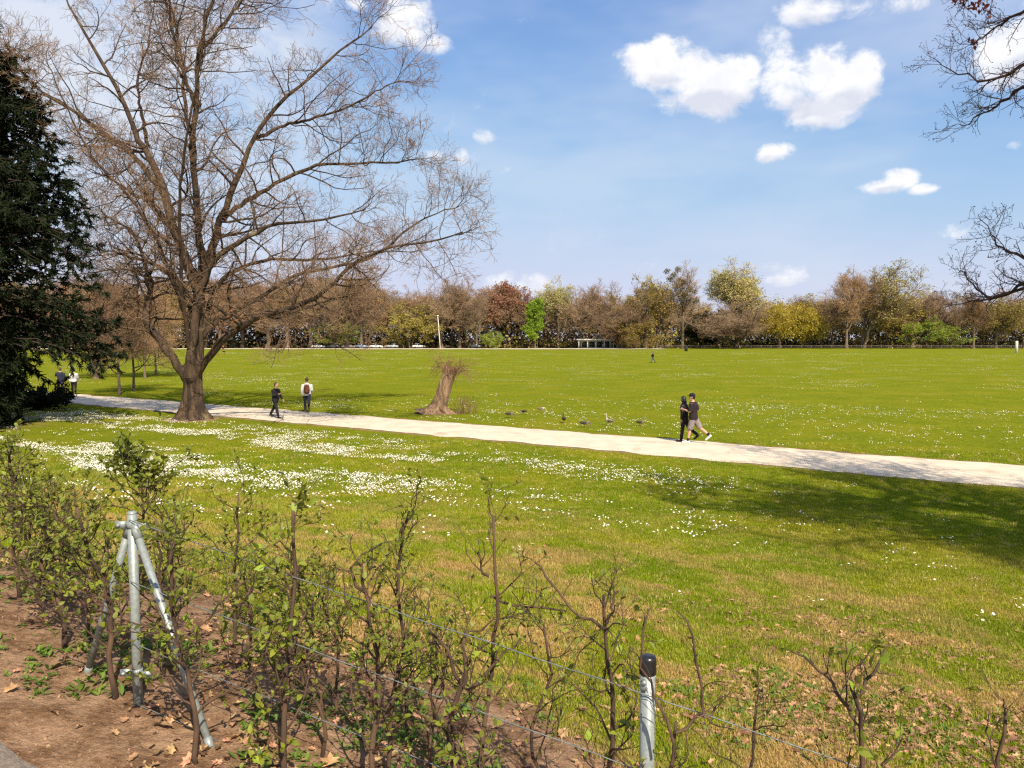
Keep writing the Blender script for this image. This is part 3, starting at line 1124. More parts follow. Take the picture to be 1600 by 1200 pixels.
    Vm, Fm = cat_geo([(V, F), (V2, F2)])
    obj('limbs', mesh_np('limbs', Vm, Fm, M['limb']), root)
    a1, r1 = grow(P0, R0, 20, 3.5, 62, 9, 0.20, 1.0, up=0.035, wig=0.21, rfac=.5, rmax=.07, rtip=.012, lfall=.45, rng=rng)
    a1e, r1e = grow(P0, R0, 2, 1.7, 26, 8, 0.96, 1.0, up=0.05, wig=0.14, rfac=.85, rmax=.06, rtip=.010, rng=rng)
    b1 = np.concatenate([a1[:, ::1], np.pad(a1e, ((0, 0), (0, 1), (0, 0)), mode='edge')])
    b1[len(a1):, -1] += (b1[len(a1):, -2] - b1[len(a1):, -3]) * 0.5
    br1 = np.concatenate([r1, np.pad(r1e, ((0, 0), (0, 1)), mode='edge')])
    a2, r2 = grow(b1, br1, 6, 1.5, 54, 6, 0.12, 1.0, up=0.06, wig=0.22, rfac=.55, rmax=.024, rtip=.0070, rng=rng)
    a3, r3 = grow(a2, r2, 5, 0.78, 50, 4, 0.15, 1.0, up=0.07, wig=0.24, rfac=.6, rmax=.012, rtip=.006, rng=rng)
    a4, r4 = grow(a3, r3, 3, 0.36, 42, 2, 0.3, 1.0, up=0.1, wig=0.2, rfac=.8, rmax=.0068, rtip=.005, rng=rng)
    V, F = cat_geo([tubes(b1, br1, 6), tubes(a2, r2, 4)])
    obj('branches', mesh_np('branches', V, F, M['limb']), root)
    V, F = cat_geo([tubes(a3, r3, 3), tubes(a4, r4, 3)])
    o = obj('crown', mesh_np('crown', V, F, M['twig']), root)
    # a few withered leaves still hanging
    spots = L3([(380, 545), (386, 512), (402, 505), (95, 250)], [-2.6, -3.0, -3.2, 1.5])
    pts = np.concatenate([s + rng.normal(size=(14, 3)) * 0.16 for s in spots])
    V, F = leaf_quads(pts, 0.13, rng)
    o = obj('withered_leaves', mesh_np('withered_leaves', V, F, M['deadleaf'], False), root)
    o['kind'] = 'stuff'


build_big_tree()


# ------------------------------------------------------------------ the tree whose boughs hang in from the right
def build_right_tree():
    rng = np.random.default_rng(33)
    bx, by = 13.6, 7.6
    base = Vector((bx, by, gz(bx, by) - 0.1))
    root = thing('overhanging_tree', 'bare tree at the right edge whose thin dark boughs hang into the sky', 'tree', base)
    B = np.array(base)
    tr = smooth_line([(0, 0, 0), (.1, 0, 2.5), (-.1, .1, 5), (0, .2, 8), (.1, .1, 11.5), (0, 0, 15)], 20)
    rr = np.interp(np.linspace(0, 1, 20), [0, .05, .2, .5, 1], [.62, .46, .38, .27, .05])
    V, F = loft(tr, [(r, r) for r in rr], 16, ref=(0, 1, 0))
    obj('trunk', mesh_np('trunk', V, F, M['bark']), root)

    def w(px, py, Y):
        return np.array(at_depth(px, py, Y)) - B
    lines = [
        [tr[8], w(1760, 30, 9.5), w(1640, 75, 10.5), w(1590, 108, 11), w(1560, 120, 11.2), w(1520, 123, 11.4), w(1480, 105, 11.6), w(1452, 85, 11.8)],
        [tr[8], w(1780, 60, 10), w(1660, 110, 11), w(1600, 138, 11.5), w(1568, 160, 11.8), w(1540, 175, 12), w(1510, 195, 12.2), w(1482, 200, 12.4)],
        [tr[10], w(1740, -60, 9), w(1640, -10, 10), w(1600, 18, 10.5), w(1560, 40, 11), w(1530, 62, 11.2), w(1505, 70, 11.5)],
        [tr[6], w(1800, 340, 10), w(1690, 395, 10.8), w(1620, 405, 11), w(1588, 400, 11.2), w(1560, 385, 11.4), w(1545, 362, 11.6), w(1528, 332, 11.8)],
        [tr[5], w(1800, 390, 10), w(1690, 420, 11), w(1610, 440, 11.5), w(1570, 462, 12), w(1540, 470, 12.2), w(1500, 475, 12.5), w(1455, 488, 12.8)],
        [tr[5], w(1790, 410, 10.5), w(1680, 430, 11.2), w(1600, 450, 11.8), w(1545, 465, 12), w(1525, 445, 12.2), w(1505, 428, 12.4), w(1496, 420, 12.6)],
        [tr[11], w(1760, -140, 10), w(1660, -90, 11), w(1600, -50, 11.5), w(1560, -30, 12), w(1530, -15, 12.2), w(1505, 0, 12.4), w(1498, 6, 12.6)],
    ]
    n_vis = len(lines)
    # the boughs that stay out of the picture, over the bank and the path
    for i in range(22):
        a = rng.uniform(0, 6.28)
        h0 = rng.uniform(4.5, 12.5)
        L = rng.uniform(5, 8.0) * (1 - 0.35 * (h0 - 4.5) / 8)
        d = np.array([math.cos(a), math.sin(a), 0])
        if -0.3 < d[0] - d[1] * 0.6 < -3:
            continue
        p0 = np.array([0, 0, h0])
        end = p0 + d * L + np.array([0, 0, rng.uniform(0.5, 3)])
        # keep these boughs clear of the picture
        wx, wy, wz = end + B
        if wy > 0 and wx < wy * 0.74:
            continue
        lines.append([p0, p0 + d * L * .3 + np.array([0, 0, .6]), p0 + d * L * .6 + np.array([0, 0, 1.0]), end])
    P0 = np.array([smooth_line(l, 20, 0.02, rng) for l in lines])
    u = np.linspace(0, 1, 20)
    R0 = np.array([(0.13 if i >= n_vis else 0.042) * (1 - u) ** 1.25 + 0.004 for i in range(len(lines))])
    V, F = tubes(P0, R0, 8)
    obj('limbs', mesh_np('limbs', V, F, M['darktwig']), root)
    Pa, Ra = P0[:n_vis], R0[:n_vis]
    Pb, Rb = P0[n_vis:], R0[n_vis:]
    a1, r1 = grow(Pa, Ra, 17, 0.55, 46, 6, 0.3, 1.0, up=0.05, wig=0.2, rfac=.5, rmax=.010, rtip=.003, lfall=.4, rng=rng)
    a2, r2 = grow(a1, r1, 5, 0.28, 50, 4, 0.15, 1.0, up=0.08, wig=0.25, rfac=.7, rmax=.0045, rtip=.0022, rng=rng)
    a3, r3 = grow(a2, r2, 2, 0.11, 50, 2, 0.3, 1.0, up=0.05, wig=0.2, rfac=.9, rmax=.003, rtip=.002, rng=rng)
    c1, s1 = grow(Pb, Rb, 16, 2.4, 50, 6, 0.2, 1.0, up=0.08, wig=0.2, rfac=.5, rmax=.05, rtip=.012, rng=rng)
    c2, s2 = grow(c1, s1, 8, 1.1, 50, 4, 0.15, 1.0, up=0.08, wig=0.22, rfac=.6, rmax=.022, rtip=.010, rng=rng)
    c3, s3 = grow(c2, s2, 4, 0.60, 48, 2, 0.2, 1.0, up=0.08, wig=0.22, rfac=.8, rmax=.012, rtip=.009, rng=rng)

    def clear(P):
        q = P + B
        bad = (q[..., 1] > 0.3) & (q[..., 0] < q[..., 1] * 0.69)
        return ~bad.any(1)
    k1, k2, k3 = clear(c1), clear(c2), clear(c3)
    V, F = cat_geo([tubes(a1, r1, 5), tubes(a2, r2, 4), tubes(a3, r3, 3), tubes(c1[k1], s1[k1], 5), tubes(c2[k2], s2[k2], 3), tubes(c3[k3], s3[k3], 3)])
    obj('crown', mesh_np('crown', V, F, M['darktwig']), root)
    # buds at the twig ends
    ends = np.concatenate([a2[:, -1], a3[:, -1]])
    V, F = leaf_quads(ends, 0.022, rng)
    o = obj('buds', mesh_np('buds', V, F, M['darktwig'], False), root)
    o['kind'] = 'stuff'
    spots = [w(1502, 6, 12.6), w(1520, 10, 12.3), w(1535, 12, 12.1), w(1545, 14, 12.0), w(1523, 66, 11.3), w(1498, 2, 12.6)]
    pts = np.concatenate([s + rng.normal(size=(16, 3)) * 0.035 for s in spots])
    V, F = leaf_quads(pts, 0.07, rng)
    o = obj('red_leaves', mesh_np('red_leaves', V, F, M['redbud'], False), root)
    o['kind'] = 'stuff'


build_right_tree()


# ------------------------------------------------------------------ dark conifer on the left
def build_conifer():
    rng = np.random.default_rng(8)
    base = Vector((-23.6, 33.0, gz(-23.6, 33)))
    root = thing('conifer', 'tall dense dark green conifer with drooping boughs at the left edge', 'tree', base)
    H = 18.4
    tr = smooth_line([(0, 0, -.1), (0, 0, 5), (.1, 0, 11), (0, 0, H)], 14)
    V, F = loft(tr, [(max(.03, .42 * (1 - i / 13.2)),) * 2 for i in range(14)], 12, ref=(0, 1, 0))
    obj('trunk', mesh_np('trunk', V, F, M['conbark']), root)
    nb = 620
    z = H * (rng.random(nb) ** 0.9) * 0.985
    z = np.maximum(z, 0.3)
    az_ = rng.uniform(0, 2 * math.pi, nb)
    zz = np.array([0, 2, 3.0, 5.2, 7.4, 10.1, 12.9, 16.3, 18.4])
    rr = np.array([4.4, 5.6, 6.4, 6.2, 5.8, 4.9, 3.7, 2.0, .2])
    L = np.interp(z, zz, rr) * (0.84 + 0.22 * rng.random(nb))
    right = np.cos(az_) > 0.25
    L[right & (z < 3.6)] *= 0.42
    K = 10
    u = np.linspace(0, 1, K)
    d = np.stack([np.cos(az_), np.sin(az_), np.zeros(nb)], -1)
    lift = np.interp(z, [0, 4, 18], [0.05, 0.14, 0.55])
    P = np.array([0, 0, 1.0]) * z[:, None, None] + d[:, None] * (L[:, None] * u)[:, :, None]
    P = P + np.array([0, 0, 1.0]) * (L[:, None] * (lift[:, None] * u - (0.32 * u ** 2)[None]))[:, :, None]
    P[..., 2] = np.maximum(P[..., 2], 0.15)
    P[:, 1:] += rng.normal(size=(nb, K - 1, 3)) * 0.07
    Rb = 0.05 * (1 - u)[None] * np.ones((nb, 1)) + 0.008
    V, F = tubes(P, Rb, 4)
    obj('branches', mesh_np('branches', V, F, M['conbark']), root)
    # side shoots and sprays of needles
    s1, q1 = grow(P, Rb, 12, 1.1, 55, 4, 0.12, 1.0, up=-0.05, wig=0.2, rfac=.5, rtip=.004, side=0.6, rng=rng)
    nS = len(s1)
    per = 11
    pi = np.repeat(np.arange(nS), per)
    uu = rng.random(nS * per)
    f = uu * 3
    i = np.minimum(f.astype(int), 2)
    w = (f - i)[:, None]
    p = s1[pi, i] * (1 - w) + s1[pi, i + 1] * w
    t = norm(s1[pi, i + 1] - s1[pi, i])
    bl = 4
    p = np.repeat(p, bl, 0)
    t = np.repeat(t, bl, 0)
    n = len(p)
    dd = norm(t * 0.7 + rng.normal(size=(n, 3)) * 0.55 + np.array([0, 0, -0.30]))
    sd_ = norm(np.cross(dd, rng.normal(size=(n, 3))))
    ln = (0.14 + 0.22 * rng.random(n))[:, None]
    wd = (0.022 + 0.022 * rng.random(n))[:, None]
    V = np.stack([p - sd_ * wd, p + sd_ * wd, p + dd * ln], 1).reshape(-1, 3)
    Fq = np.arange(3 * n).reshape(n, 3)
    obj('foliage', mesh_np('foliage', V, Fq, M['conifer'], False), root)
    # low evergreen shrub under it
    b = gpt(62, 640)
    sh = thing('evergreen_shrub', 'low dark evergreen shrub in the shade at the foot of the conifer', 'shrub', b)
    P0 = []
    for i in range(40):
        a = rng.uniform(0, 6.28)
        l = rng.uniform(.8, 2.6)
        P0.append(smooth_line([(0, 0, 0), (math.cos(a) * l * .4, math.sin(a) * l * .3, .5), (math.cos(a) * l, math.sin(a) * l * .6, rng.uniform(.4, 1.3))], 6, .03, rng))
    P0 = np.array(P0)
    V, F = tubes(P0, np.full((40, 6), .02), 4)
    obj('stems', mesh_np('stems', V, F, M['conbark']), sh)
    c1, _ = grow(P0, np.full((40, 6), .02), 30, .4, 60, 3, .2, 1, up=.05, wig=.2, rng=rng)
    V, F = leaf_quads(np.concatenate([c1.reshape(-1, 3)] * 3) + rng.normal(size=(len(c1) * 9, 3)) * .06, .14, rng)
    obj('foliage', mesh_np('foliage', V, F, M['conifer'], False), sh)


build_conifer()

# ------------------------------------------------------------------ leaning stump with sprouts
def build_stump():
    rng = np.random.default_rng(4)
    base = gpt(692, 646)
    k = base.y / 1200
    root = thing('tree_stump', 'leaning cut off tree stump sprouting thin twigs beside the path', 'stump', base)

    def q(x, y, d=0):
        return np.array([(x - 692) * k, d, (646 - y) * k])
    pts = smooth_line([q(678, 652), q(683, 640), q(690, 622), q(696, 600), q(702, 583), q(705, 574)], 18)
    rr = np.interp(np.linspace(0, 1, 18), [0, .1, .25, .45, .8, 1], [.90, .60, .42, .36, .33, .35])
    S = 28
    V, F = loft(pts, [(r, r * .92) for r in rr], S, ref=(0, 1, 0), cap=False)
    V = V.copy()
    ring = np.arange(18 * S) // S
    c = pts[ring]
    an = np.arctan2(V[:, 1] - c[:, 1], V[:, 0] - c[:, 0])
    f = 1 + .07 * np.sin(an * 7 + ring * .12) + .10 * (fbm(an * 2.5 + 9, ring * .25, 3) - .5) + np.maximum(0, np.sin(an * 4 + 1)) * .3 * np.clip(1 - ring / 5, 0, 1)
    V = c + (V - c) * f[:, None]
    V[-S:, 2] += rng.normal(0, .06, S)
    obj('trunk', mesh_np('trunk', V, F, M['stumpbark']), root)
    # hollow cut top
    top = V[-S:]
    cen = top.mean(0)
    inner = cen + (top - cen) * .78
    low = cen + (top - cen) * .6 - np.array([0, 0, .22])
    VV = np.vstack([top, inner, low, cen - np.array([0, 0, .3])])
    i = np.arange(S)
    j = np.roll(i, -1)
    Fq = np.concatenate([np.stack([i, j, j + S, i + S], -1), np.stack([i + S, j + S, j + 2 * S, i + 2 * S], -1)])
    Ft = np.stack([i + 2 * S, j + 2 * S, np.full(S, 3 * S)], -1)
    obj('cut_top', mesh_np('cut_top', VV, [Fq, Ft], M['cutwood']), root)
    # spreading roots and the mound
    for px, py, r0, d in ((640, 649, .20, .15), (664, 651, .24, -.5), (722, 652, .2, -.4), (712, 654, .2, -.7)):
        e = q(px, py, d)
        e[2] = -.08
        s = q(688, 634, d * .3)
        l = smooth_line([s, s * .5 + e * .5 + np.array([0, 0, -.10]), e], 8)
        obj('root', mesh_np('root', *loft(l, [r0 * (1 - .85 * i / 7) for i in range(8)], 10), M['stumpbark']), root)
    A = 40
    rg = np.linspace(0, 1, 8)
    a = np.arange(A) * 2 * math.pi / A
    mx = np.outer(rg, np.cos(a)) * (1.5 + .25 * np.sin(3 * a)) + q(684, 646)[0]
    my = np.outer(rg, np.sin(a)) * (.85 + .12 * np.cos(2 * a))
    mz = (1 - rg ** 1.6)[:, None] * .24 + (fbm(mx * 3, my * 3, 3) - .5) * .10 - .05
    mz[-1] = -.10
    V = np.stack([mx, my, mz], -1).reshape(-1, 3)
    idx = np.arange(8 * A).reshape(8, A)
    Fq = np.stack([idx[:-1], idx[1:], np.roll(idx[1:], -1, 1), np.roll(idx[:-1], -1, 1)], -1).reshape(-1, 4)
    obj('soil_mound', mesh_np('soil_mound', V, Fq[:, ::-1], M['mound']), root)
    # sprouts
    P = []
    for i in range(70):
        s = top[rng.integers(0, S)] - np.array([0, 0, rng.random() * .5])
        o = norm(s - cen) * np.array([1, 1, 0])
        if rng.random() < .45:
            o = o * .4 + np.array([.8, 0, 0])
        L = rng.uniform(.7, 1.6)
        droop = rng.uniform(-.6, 1.0)
        if o[0] > .4:
            droop -= .35
        P.append(smooth_line([s, s + o * L * .4 + np.array([0, 0, .30 + .2 * droop]) * L, s + o * L * (.8 - .2 * droop) + np.array([0, 0, droop * .75]) * L], 6, .02, rng))
    P = np.array(P)
    Rr = np.tile(np.linspace(.011, .005, 6), (70, 1))
    b, rb = grow(P, Rr, 6, .42, 45, 4, .25, 1, up=.03, wig=.22, rfac=.8, rmax=.007, rtip=.004, rng=rng)
    V, F = cat_geo([tubes(P, Rr, 4), tubes(b, rb, 3)])
    obj('sprouts', mesh_np('sprouts', V, F, M['sprout']), root)
    P = []
    for i in range(60):
        s = q(726 + rng.normal() * 9, 646, rng.normal() * .3)
        s[2] = 0
        P.append(smooth_line([s, s + np.array([rng.normal() * .06, rng.normal() * .06, .35]), s + np.array([rng.normal() * .18, rng.normal() * .15, rng.uniform(.5, 1.0)])], 4))
    V, F = tubes(np.array(P), np.tile(np.linspace(.010, .006, 4), (60, 1)), 3)
    o = obj('dry_shoots', mesh_np('dry_shoots', V, F, M['sprout']), root)
    o['kind'] = 'stuff'


build_stump()

# ------------------------------------------------------------------ people
def cloth(name, c, rough=.9):
    return mat(name, c, tuple(v * .75 for v in c), 9, rough, .006, 22)


M['skin'] = mat('skin', (.52, .31, .22), (.45, .25, .17), 6, .6)
M['hair_black'] = mat('black_hair', (.010, .009, .010), (.02, .017, .016), 30, .5)
M['hair_brown'] = mat('brown_hair', (.085, .050, .028), (.05, .03, .018), 30, .6)
M['c_black'] = cloth('black_cloth', (.014, .013, .016))
M['c_tee'] = cloth('dark_tee', (.022, .014, .017))
M['c_grey'] = cloth('grey_cloth', (.235, .195, .185))
M['c_white'] = cloth('white_cloth', (.74, .72, .70))
M['c_navy'] = cloth('navy_cloth', (.022, .024, .045))
M['c_rust'] = cloth('rust_canvas', (.125, .045, .022))
M['c_blue'] = cloth('blue_cloth', (.06, .085, .15))
M['shoe_white'] = mat('white_shoe', (.78, .76, .72), (.66, .64, .6), 9, .6)
M['shoe_brown'] = mat('brown_shoe', (.16, .075, .035), (.1, .05, .03), 9, .6)
M['eye'] = mat('eye_dark', (.02, .015, .012), (.03, .02, .018), 9, .3)


def person(label, loc, heading, H=1.75, legs=((.35, .1), (-.35, .35)), arms=((.3, .5), (-.3, .3)), turn=0.0,
           top='c_black', bottom='c_black', shoe='c_black', hair='hair_black', long_hair=False, cap=False, shorts=False, sleeves='long',
           bag=None, coat=False, voxel=.016, group=None, lean=.04, wide=1.0):
    k = H / 1.75
    pel = np.array([0, 0, .95])

    def leg(sgn, a, b):
        hip = pel + np.array([0, sgn * .095, -.02])
        kn = hip + .43 * np.array([math.sin(a), 0, -math.cos(a)])
        an = kn + .42 * np.array([math.sin(a - b), 0, -math.cos(a - b)])
        fd = np.array([math.cos(a - b) , 0, math.sin(a - b)]) if b > .25 else np.array([1, 0, .0])
        if b > .25:
            fd = norm(np.array([math.cos((a - b) * .85), 0, math.sin((a - b) * .85)]))
        toe = an + fd * .17 + np.array([0, sgn * .02, -.055])
        heel = an + np.array([-.05, 0, -.055]) if b <= .25 else an - fd * .05 + np.array([0, 0, -.03])
        return hip, kn, an, toe, heel
    Ls = [leg(1, *legs[0]), leg(-1, *legs[1])]
    low = min(min(l[3][2], l[4][2]) for l in Ls) - .035
    sh = np.array([lean * .5, 0, 1.42])

    def arm(sgn, a, b):
        s0 = sh + np.array([0, sgn * .185 * wide, 0])
        e = s0 + .285 * np.array([math.sin(a), sgn * .18, -math.cos(a)])
        w = e + .25 * norm(np.array([math.sin(a + b), -sgn * .12 * (b > .8) * 3, -math.cos(a + b)]))
        hd = norm(w - e)
        return s0, e, w, w + hd * .09
    As = [arm(1, *arms[0]), arm(-1, *arms[1])]
    nk = np.array([lean * .7, 0, 1.50])
    hc = np.array([lean + .02, 0, 1.635])
    ct, st_ = math.cos(turn), math.sin(turn)

    def hd(v):   # head-local to body
        v = np.asarray(v, float)
        return hc + np.array([v[0] * ct - v[1] * st_, v[0] * st_ + v[1] * ct, v[2]])

    def fin(parts):
        return [((np.asarray(V) - np.array([0, 0, low])) * k, F) for V, F in parts]

    def torso(e, z0=.88, z1=1.5):
        zs = np.linspace(z0, z1, 11)
        ra = np.interp(zs, [.8, .9, .98, 1.1, 1.25, 1.38, 1.44, 1.5], [.16, .175, .17, .145, .165, .185, .15, .055]) * wide + e
        rb = np.interp(zs, [.8, .9, .98, 1.1, 1.25, 1.38, 1.44, 1.5], [.115, .12, .115, .105, .118, .115, .085, .055]) + e
        xs = np.interp(zs, [.9, 1.5], [0, lean * .7])
        return loft(np.column_stack([xs, np.zeros(11), zs]), list(zip(ra, rb)), 18, ref=(1, 0, 0))
    # body: one continuous skin
    body = [torso(0)]
    body.append(loft([nk - [0, 0, .05], nk, nk + [.01, 0, .08]], [.058, .053, .055], 12, ref=(1, 0, 0)))
    body.append(ball(hc + [0, 0, .02], (.098, .078, .112), 16, 12))
    body.append(ball(hd((.035, 0, -.06)), (.058, .055, .06), 12, 8))
    body.append(loft([hd((.085, 0, .02)), hd((.112, 0, -.015)), hd((.105, 0, -.03))], [.010, .016, .012], 8, ref=(0, 1, 0)))
    for sg in (1, -1):
        body.append(ball(hd((-.005, sg * .08, 0)), (.02, .012, .03), 8, 6))
    fingers = []
    for (s0, e, w, hn), sg in zip(As, (1, -1)):
        body.append(loft([s0, s0 * .5 + e * .5, e, e * .5 + w * .5, w], [.052, .048, .040, .038, .028], 12, ref=(0, 1, 0)))
        d = norm(hn - w)
        body.append(loft([w, w + d * .05, w + d * .09], [(.022, .03), (.018, .042), (.014, .040)], 12, ref=(0, 1, 0)))
        side = norm(np.cross(d, [0, 1, 0]))
        pal = np.cross(d, side)
        for i, (o, l) in enumerate(((-.030, .062), (-.010, .072), (.010, .068), (.028, .052))):
            b0 = w + d * .080 + side * o
            fingers.append(tubes(np.array([[b0, b0 + d * l * .5 - pal * .006 * sg, b0 + d * l * .85 - pal * .02 * sg, b0 + d * l - pal * .032 * sg]]), np.array([[.0095, .009, .008, .005]]), 6))
        b0 = w + d * .03 + side * -.028
        fingers.append(tubes(np.array([[b0, b0 + d * .03 - side * .025, b0 + d * .055 - side * .03 - pal * .01 * sg]]), np.array([[.011, .010, .006]]), 6))
    for hip, kn, an, toe, heel in Ls:
        body.append(loft([hip + [0, 0, .03], hip * .6 + kn * .4, kn, kn * .65 + an * .35, an], [.088, .078, .056, .056, .036], 14, ref=(0, 1, 0)))
        body.append(loft([heel, heel * .5 + toe * .5, toe], [(.032, .032), (.036, .03), (.028, .018)], 10, ref=(0, 1, 0)))
    root = thing('person', label, 'person', loc, heading, group)
    obj('body', organic('body', fin(body), voxel, M['skin'], 2, fin(fingers)), root)
    # top
    tp = [torso(.034, .78 if coat else .86, 1.475)]
    if coat:
        tp.append(loft([(0, 0, .95), (-.01, 0, .75), (-.015, 0, .58)], [(.19, .14), (.21, .165), (.22, .18)], 18, ref=(1, 0, 0)))
    for (s0, e, w, hn) in As:
        if sleeves == 'long':
            tp.append(loft([s0 + [0, 0, -.01], s0 * .5 + e * .5, e, e * .5 + w * .5, w], [.092, .082, .070, .064, .052], 12, ref=(0, 1, 0)))
        else:
            tp.append(loft([s0 + [0, 0, -.01], s0 * .5 + e * .5, s0 * .05 + e * .95], [.098, .094, .088], 12, ref=(0, 1, 0)))
    obj('jacket' if coat else ('shirt' if sleeves == 'long' else 'tee_shirt'), organic('top', fin(tp), voxel, M[top], 2), root)
    # bottom
    bt = [loft([(0, 0, 1.03), (0, 0, .95), (0, 0, .86)], [(.175, .125), (.188, .135), (.18, .13)], 18, ref=(1, 0, 0))]
    for hip, kn, an, toe, heel in Ls:
        if shorts:
            bt.append(loft([hip + [0, 0, .03], hip * .5 + kn * .5, kn * 1.0], [.115, .112, .108], 14, ref=(0, 1, 0)))
        else:
            bt.append(loft([hip + [0, 0, .03], hip * .55 + kn * .45, kn, kn * .5 + an * .5, an + [0, 0, .01]], [.108, .095, .076, .068, .062], 14, ref=(0, 1, 0)))
    obj('shorts' if shorts else 'trousers', organic('bottom', fin(bt), voxel, M[bottom], 2), root)
    for hip, kn, an, toe, heel in Ls:
        s = [loft([heel + [-.01, 0, .0], heel * .5 + toe * .5 + [0, 0, .012], toe + [.03, 0, 0]], [(.044, .044), (.050, .045), (.036, .028)], 12, ref=(0, 1, 0)),
             loft([an + [0, 0, .03], an + [0, 0, -.03]], [.045, .05], 10, ref=(0, 1, 0))]
        o = obj('shoe', organic('shoe', fin(s), .014, M[shoe], 1), root)
        if shorts:
            obj('sock', geo_mesh('sock', fin([loft([an * .75 + kn * .25, an, an + [0, 0, -.02]], [.052, .046, .048], 12, ref=(0, 1, 0))]), M['c_black']), root)
    # hair / cap
    hp = [ball(hd((-.018, 0, .045)), (.100, .090, .104), 16, 10)]
    if long_hair:
        hp.append(loft([hd((-.05, 0, .05)), hd((-.075, 0, -.08)), hd((-.10, 0, -.22)), hd((-.10, 0, -.32))], [(.092, .06), (.105, .06), (.11, .05), (.07, .03)], 14, ref=(1, 0, 0)))
        for sg in (1, -1):
            hp.append(loft([hd((.0, sg * .075, .06)), hd((.01, sg * .09, -.06)), hd((.0, sg * .10, -.22))], [.035, .035, .02], 10, ref=(1, 0, 0)))
    else:
        hp.append(ball(hd((-.045, 0, -.02)), (.065, .078, .075), 14, 8))
    obj('hair', organic('hair', fin(hp), .012, M[hair], 1), root)
    if cap:
        cp = [ball(hd((-.008, 0, .065)), (.112, .098, .092), 16, 10), loft([hd((.06, 0, .075)), hd((.13, 0, .065)), hd((.175, 0, .055))], [(.075, .012), (.07, .01), (.045, .008)], 12, ref=(0, 0, 1))]
        obj('cap', organic('cap', fin(cp), .012, M['c_black'], 1), root)
    ey = [ball(hd((.086, sg * .032, .018)), .011, 8, 6) for sg in (1, -1)] + [ball(hd((.088, 0, -.062)), (.008, .022, .005), 8, 5)]
    obj('eyes_and_mouth', geo_mesh('eyes', fin(ey), M['eye']), root)
    if bag:
        bp = [loft([(-.20, 0, .98), (-.23, 0, 1.05), (-.24, 0, 1.2), (-.22, 0, 1.36), (-.18, 0, 1.43)], [(.11, .06), (.145, .09), (.15, .10), (.135, .08), (.06, .04)], 16, ref=(1, 0, 0)),
              loft([(-.31, 0, 1.03), (-.33, 0, 1.1), (-.31, 0, 1.18)], [(.09, .03), (.10, .035), (.08, .025)], 12, ref=(1, 0, 0))]
        b = obj('backpack', organic('backpack', fin(bp), .014, M[bag], 2), root)
        for sg in (1, -1):
            obj('strap', geo_mesh('strap', fin([loft([(-.16, sg * .10, 1.40), (0, sg * .115, 1.475), (.13, sg * .12, 1.38), (.145, sg * .13, 1.2), (.02, sg * .18, 1.05), (-.15, sg * .12, 1.03)], [(.022, .008)] * 6, 8, ref=(0, 1, 0))]), M['c_black']), b)
    return root


def gp(px, py):
    p = gpt(px, py)
    if abs(path_q(p.x, p.y)) < PW + .1:
        p.z += .012 + .03 * (1 - min(1, abs(path_q(p.x, p.y)) / PW) ** 2)
    return p


def build_people():
    away_left = math.atan2(PD[1], PD[0]) + math.pi
    person('person with long black hair in black jacket and trousers walking beside person in shorts', gp(1069, 691.5), away_left + .1, 1.66,
           ((.12, .02), (-.38, .55)), ((-.1, .3), (-.15, .4)), hair='hair_black', long_hair=True, coat=False, wide=1.14, voxel=.017)
    person('person in black cap, dark tee shirt, grey shorts and white shoes on the path', gp(1083, 694), away_left + .12, 1.80,
           ((.22, .04), (-.52, .42)), ((.10, 1.75), (-.35, 1.2)), top='c_tee', bottom='c_grey', shoe='shoe_white', cap=True, shorts=True, sleeves='short', voxel=.017, wide=1.16, turn=.15)
    person('person dressed all in black walking to the right on the path', gp(431, 654), math.atan2(PD[1], PD[0]) + .15, 1.72,
           ((-.42, .2), (.32, .06)), ((.1, .6), (.25, 1.6)), hair='hair_brown', voxel=.02)
    person('person in white shirt carrying a rusty brown backpack on the path', gp(480, 645), away_left - .75, 1.80,
           ((.25, .05), (-.5, .55)), ((-.2, .5), (.2, .8)), top='c_white', bottom='c_navy', shoe='shoe_brown', hair='hair_brown', bag='c_rust', voxel=.02, lean=.08)
    person('person in white shirt and black trousers walking away past the conifer', gp(116, 617), away_left - .5, 1.78,
           ((.3, .05), (-.3, .3)), ((-.3, .3), (.3, .4)), top='c_white', bottom='c_black', hair='hair_black', voxel=.028)
    person('person in dark navy clothes half hidden behind the conifer boughs', gp(95, 617), away_left - .4, 1.82,
           ((.25, .05), (-.25, .3)), ((.9, .6), (-.2, .4)), top='c_navy', bottom='c_navy', hair='hair_brown', voxel=.028)
    person('tiny distant person in dark jacket and blue trousers crossing the far meadow', gp(1020, 567), math.pi, 1.75,
           ((.35, .05), (-.35, .3)), ((-.3, .3), (.3, .4)), top='c_black', bottom='c_blue', hair='hair_brown', voxel=.045)


build_people()

# ------------------------------------------------------------------ geese
M['goose'] = mat('goose_feather', (.20, .155, .115), (.12, .09, .07), 14, .8, c3=(.30, .25, .2), c3scale=5)
M['goose_pale'] = mat('goose_breast', (.46, .39, .31), (.34, .27, .2), 10, .8)
M['goose_dark'] = mat('goose_dark', (.05, .04, .038), (.03, .025, .022), 10, .8)
M['bill'] = mat('goose_bill', (.40, .17, .07), (.3, .12, .05), 9, .5)


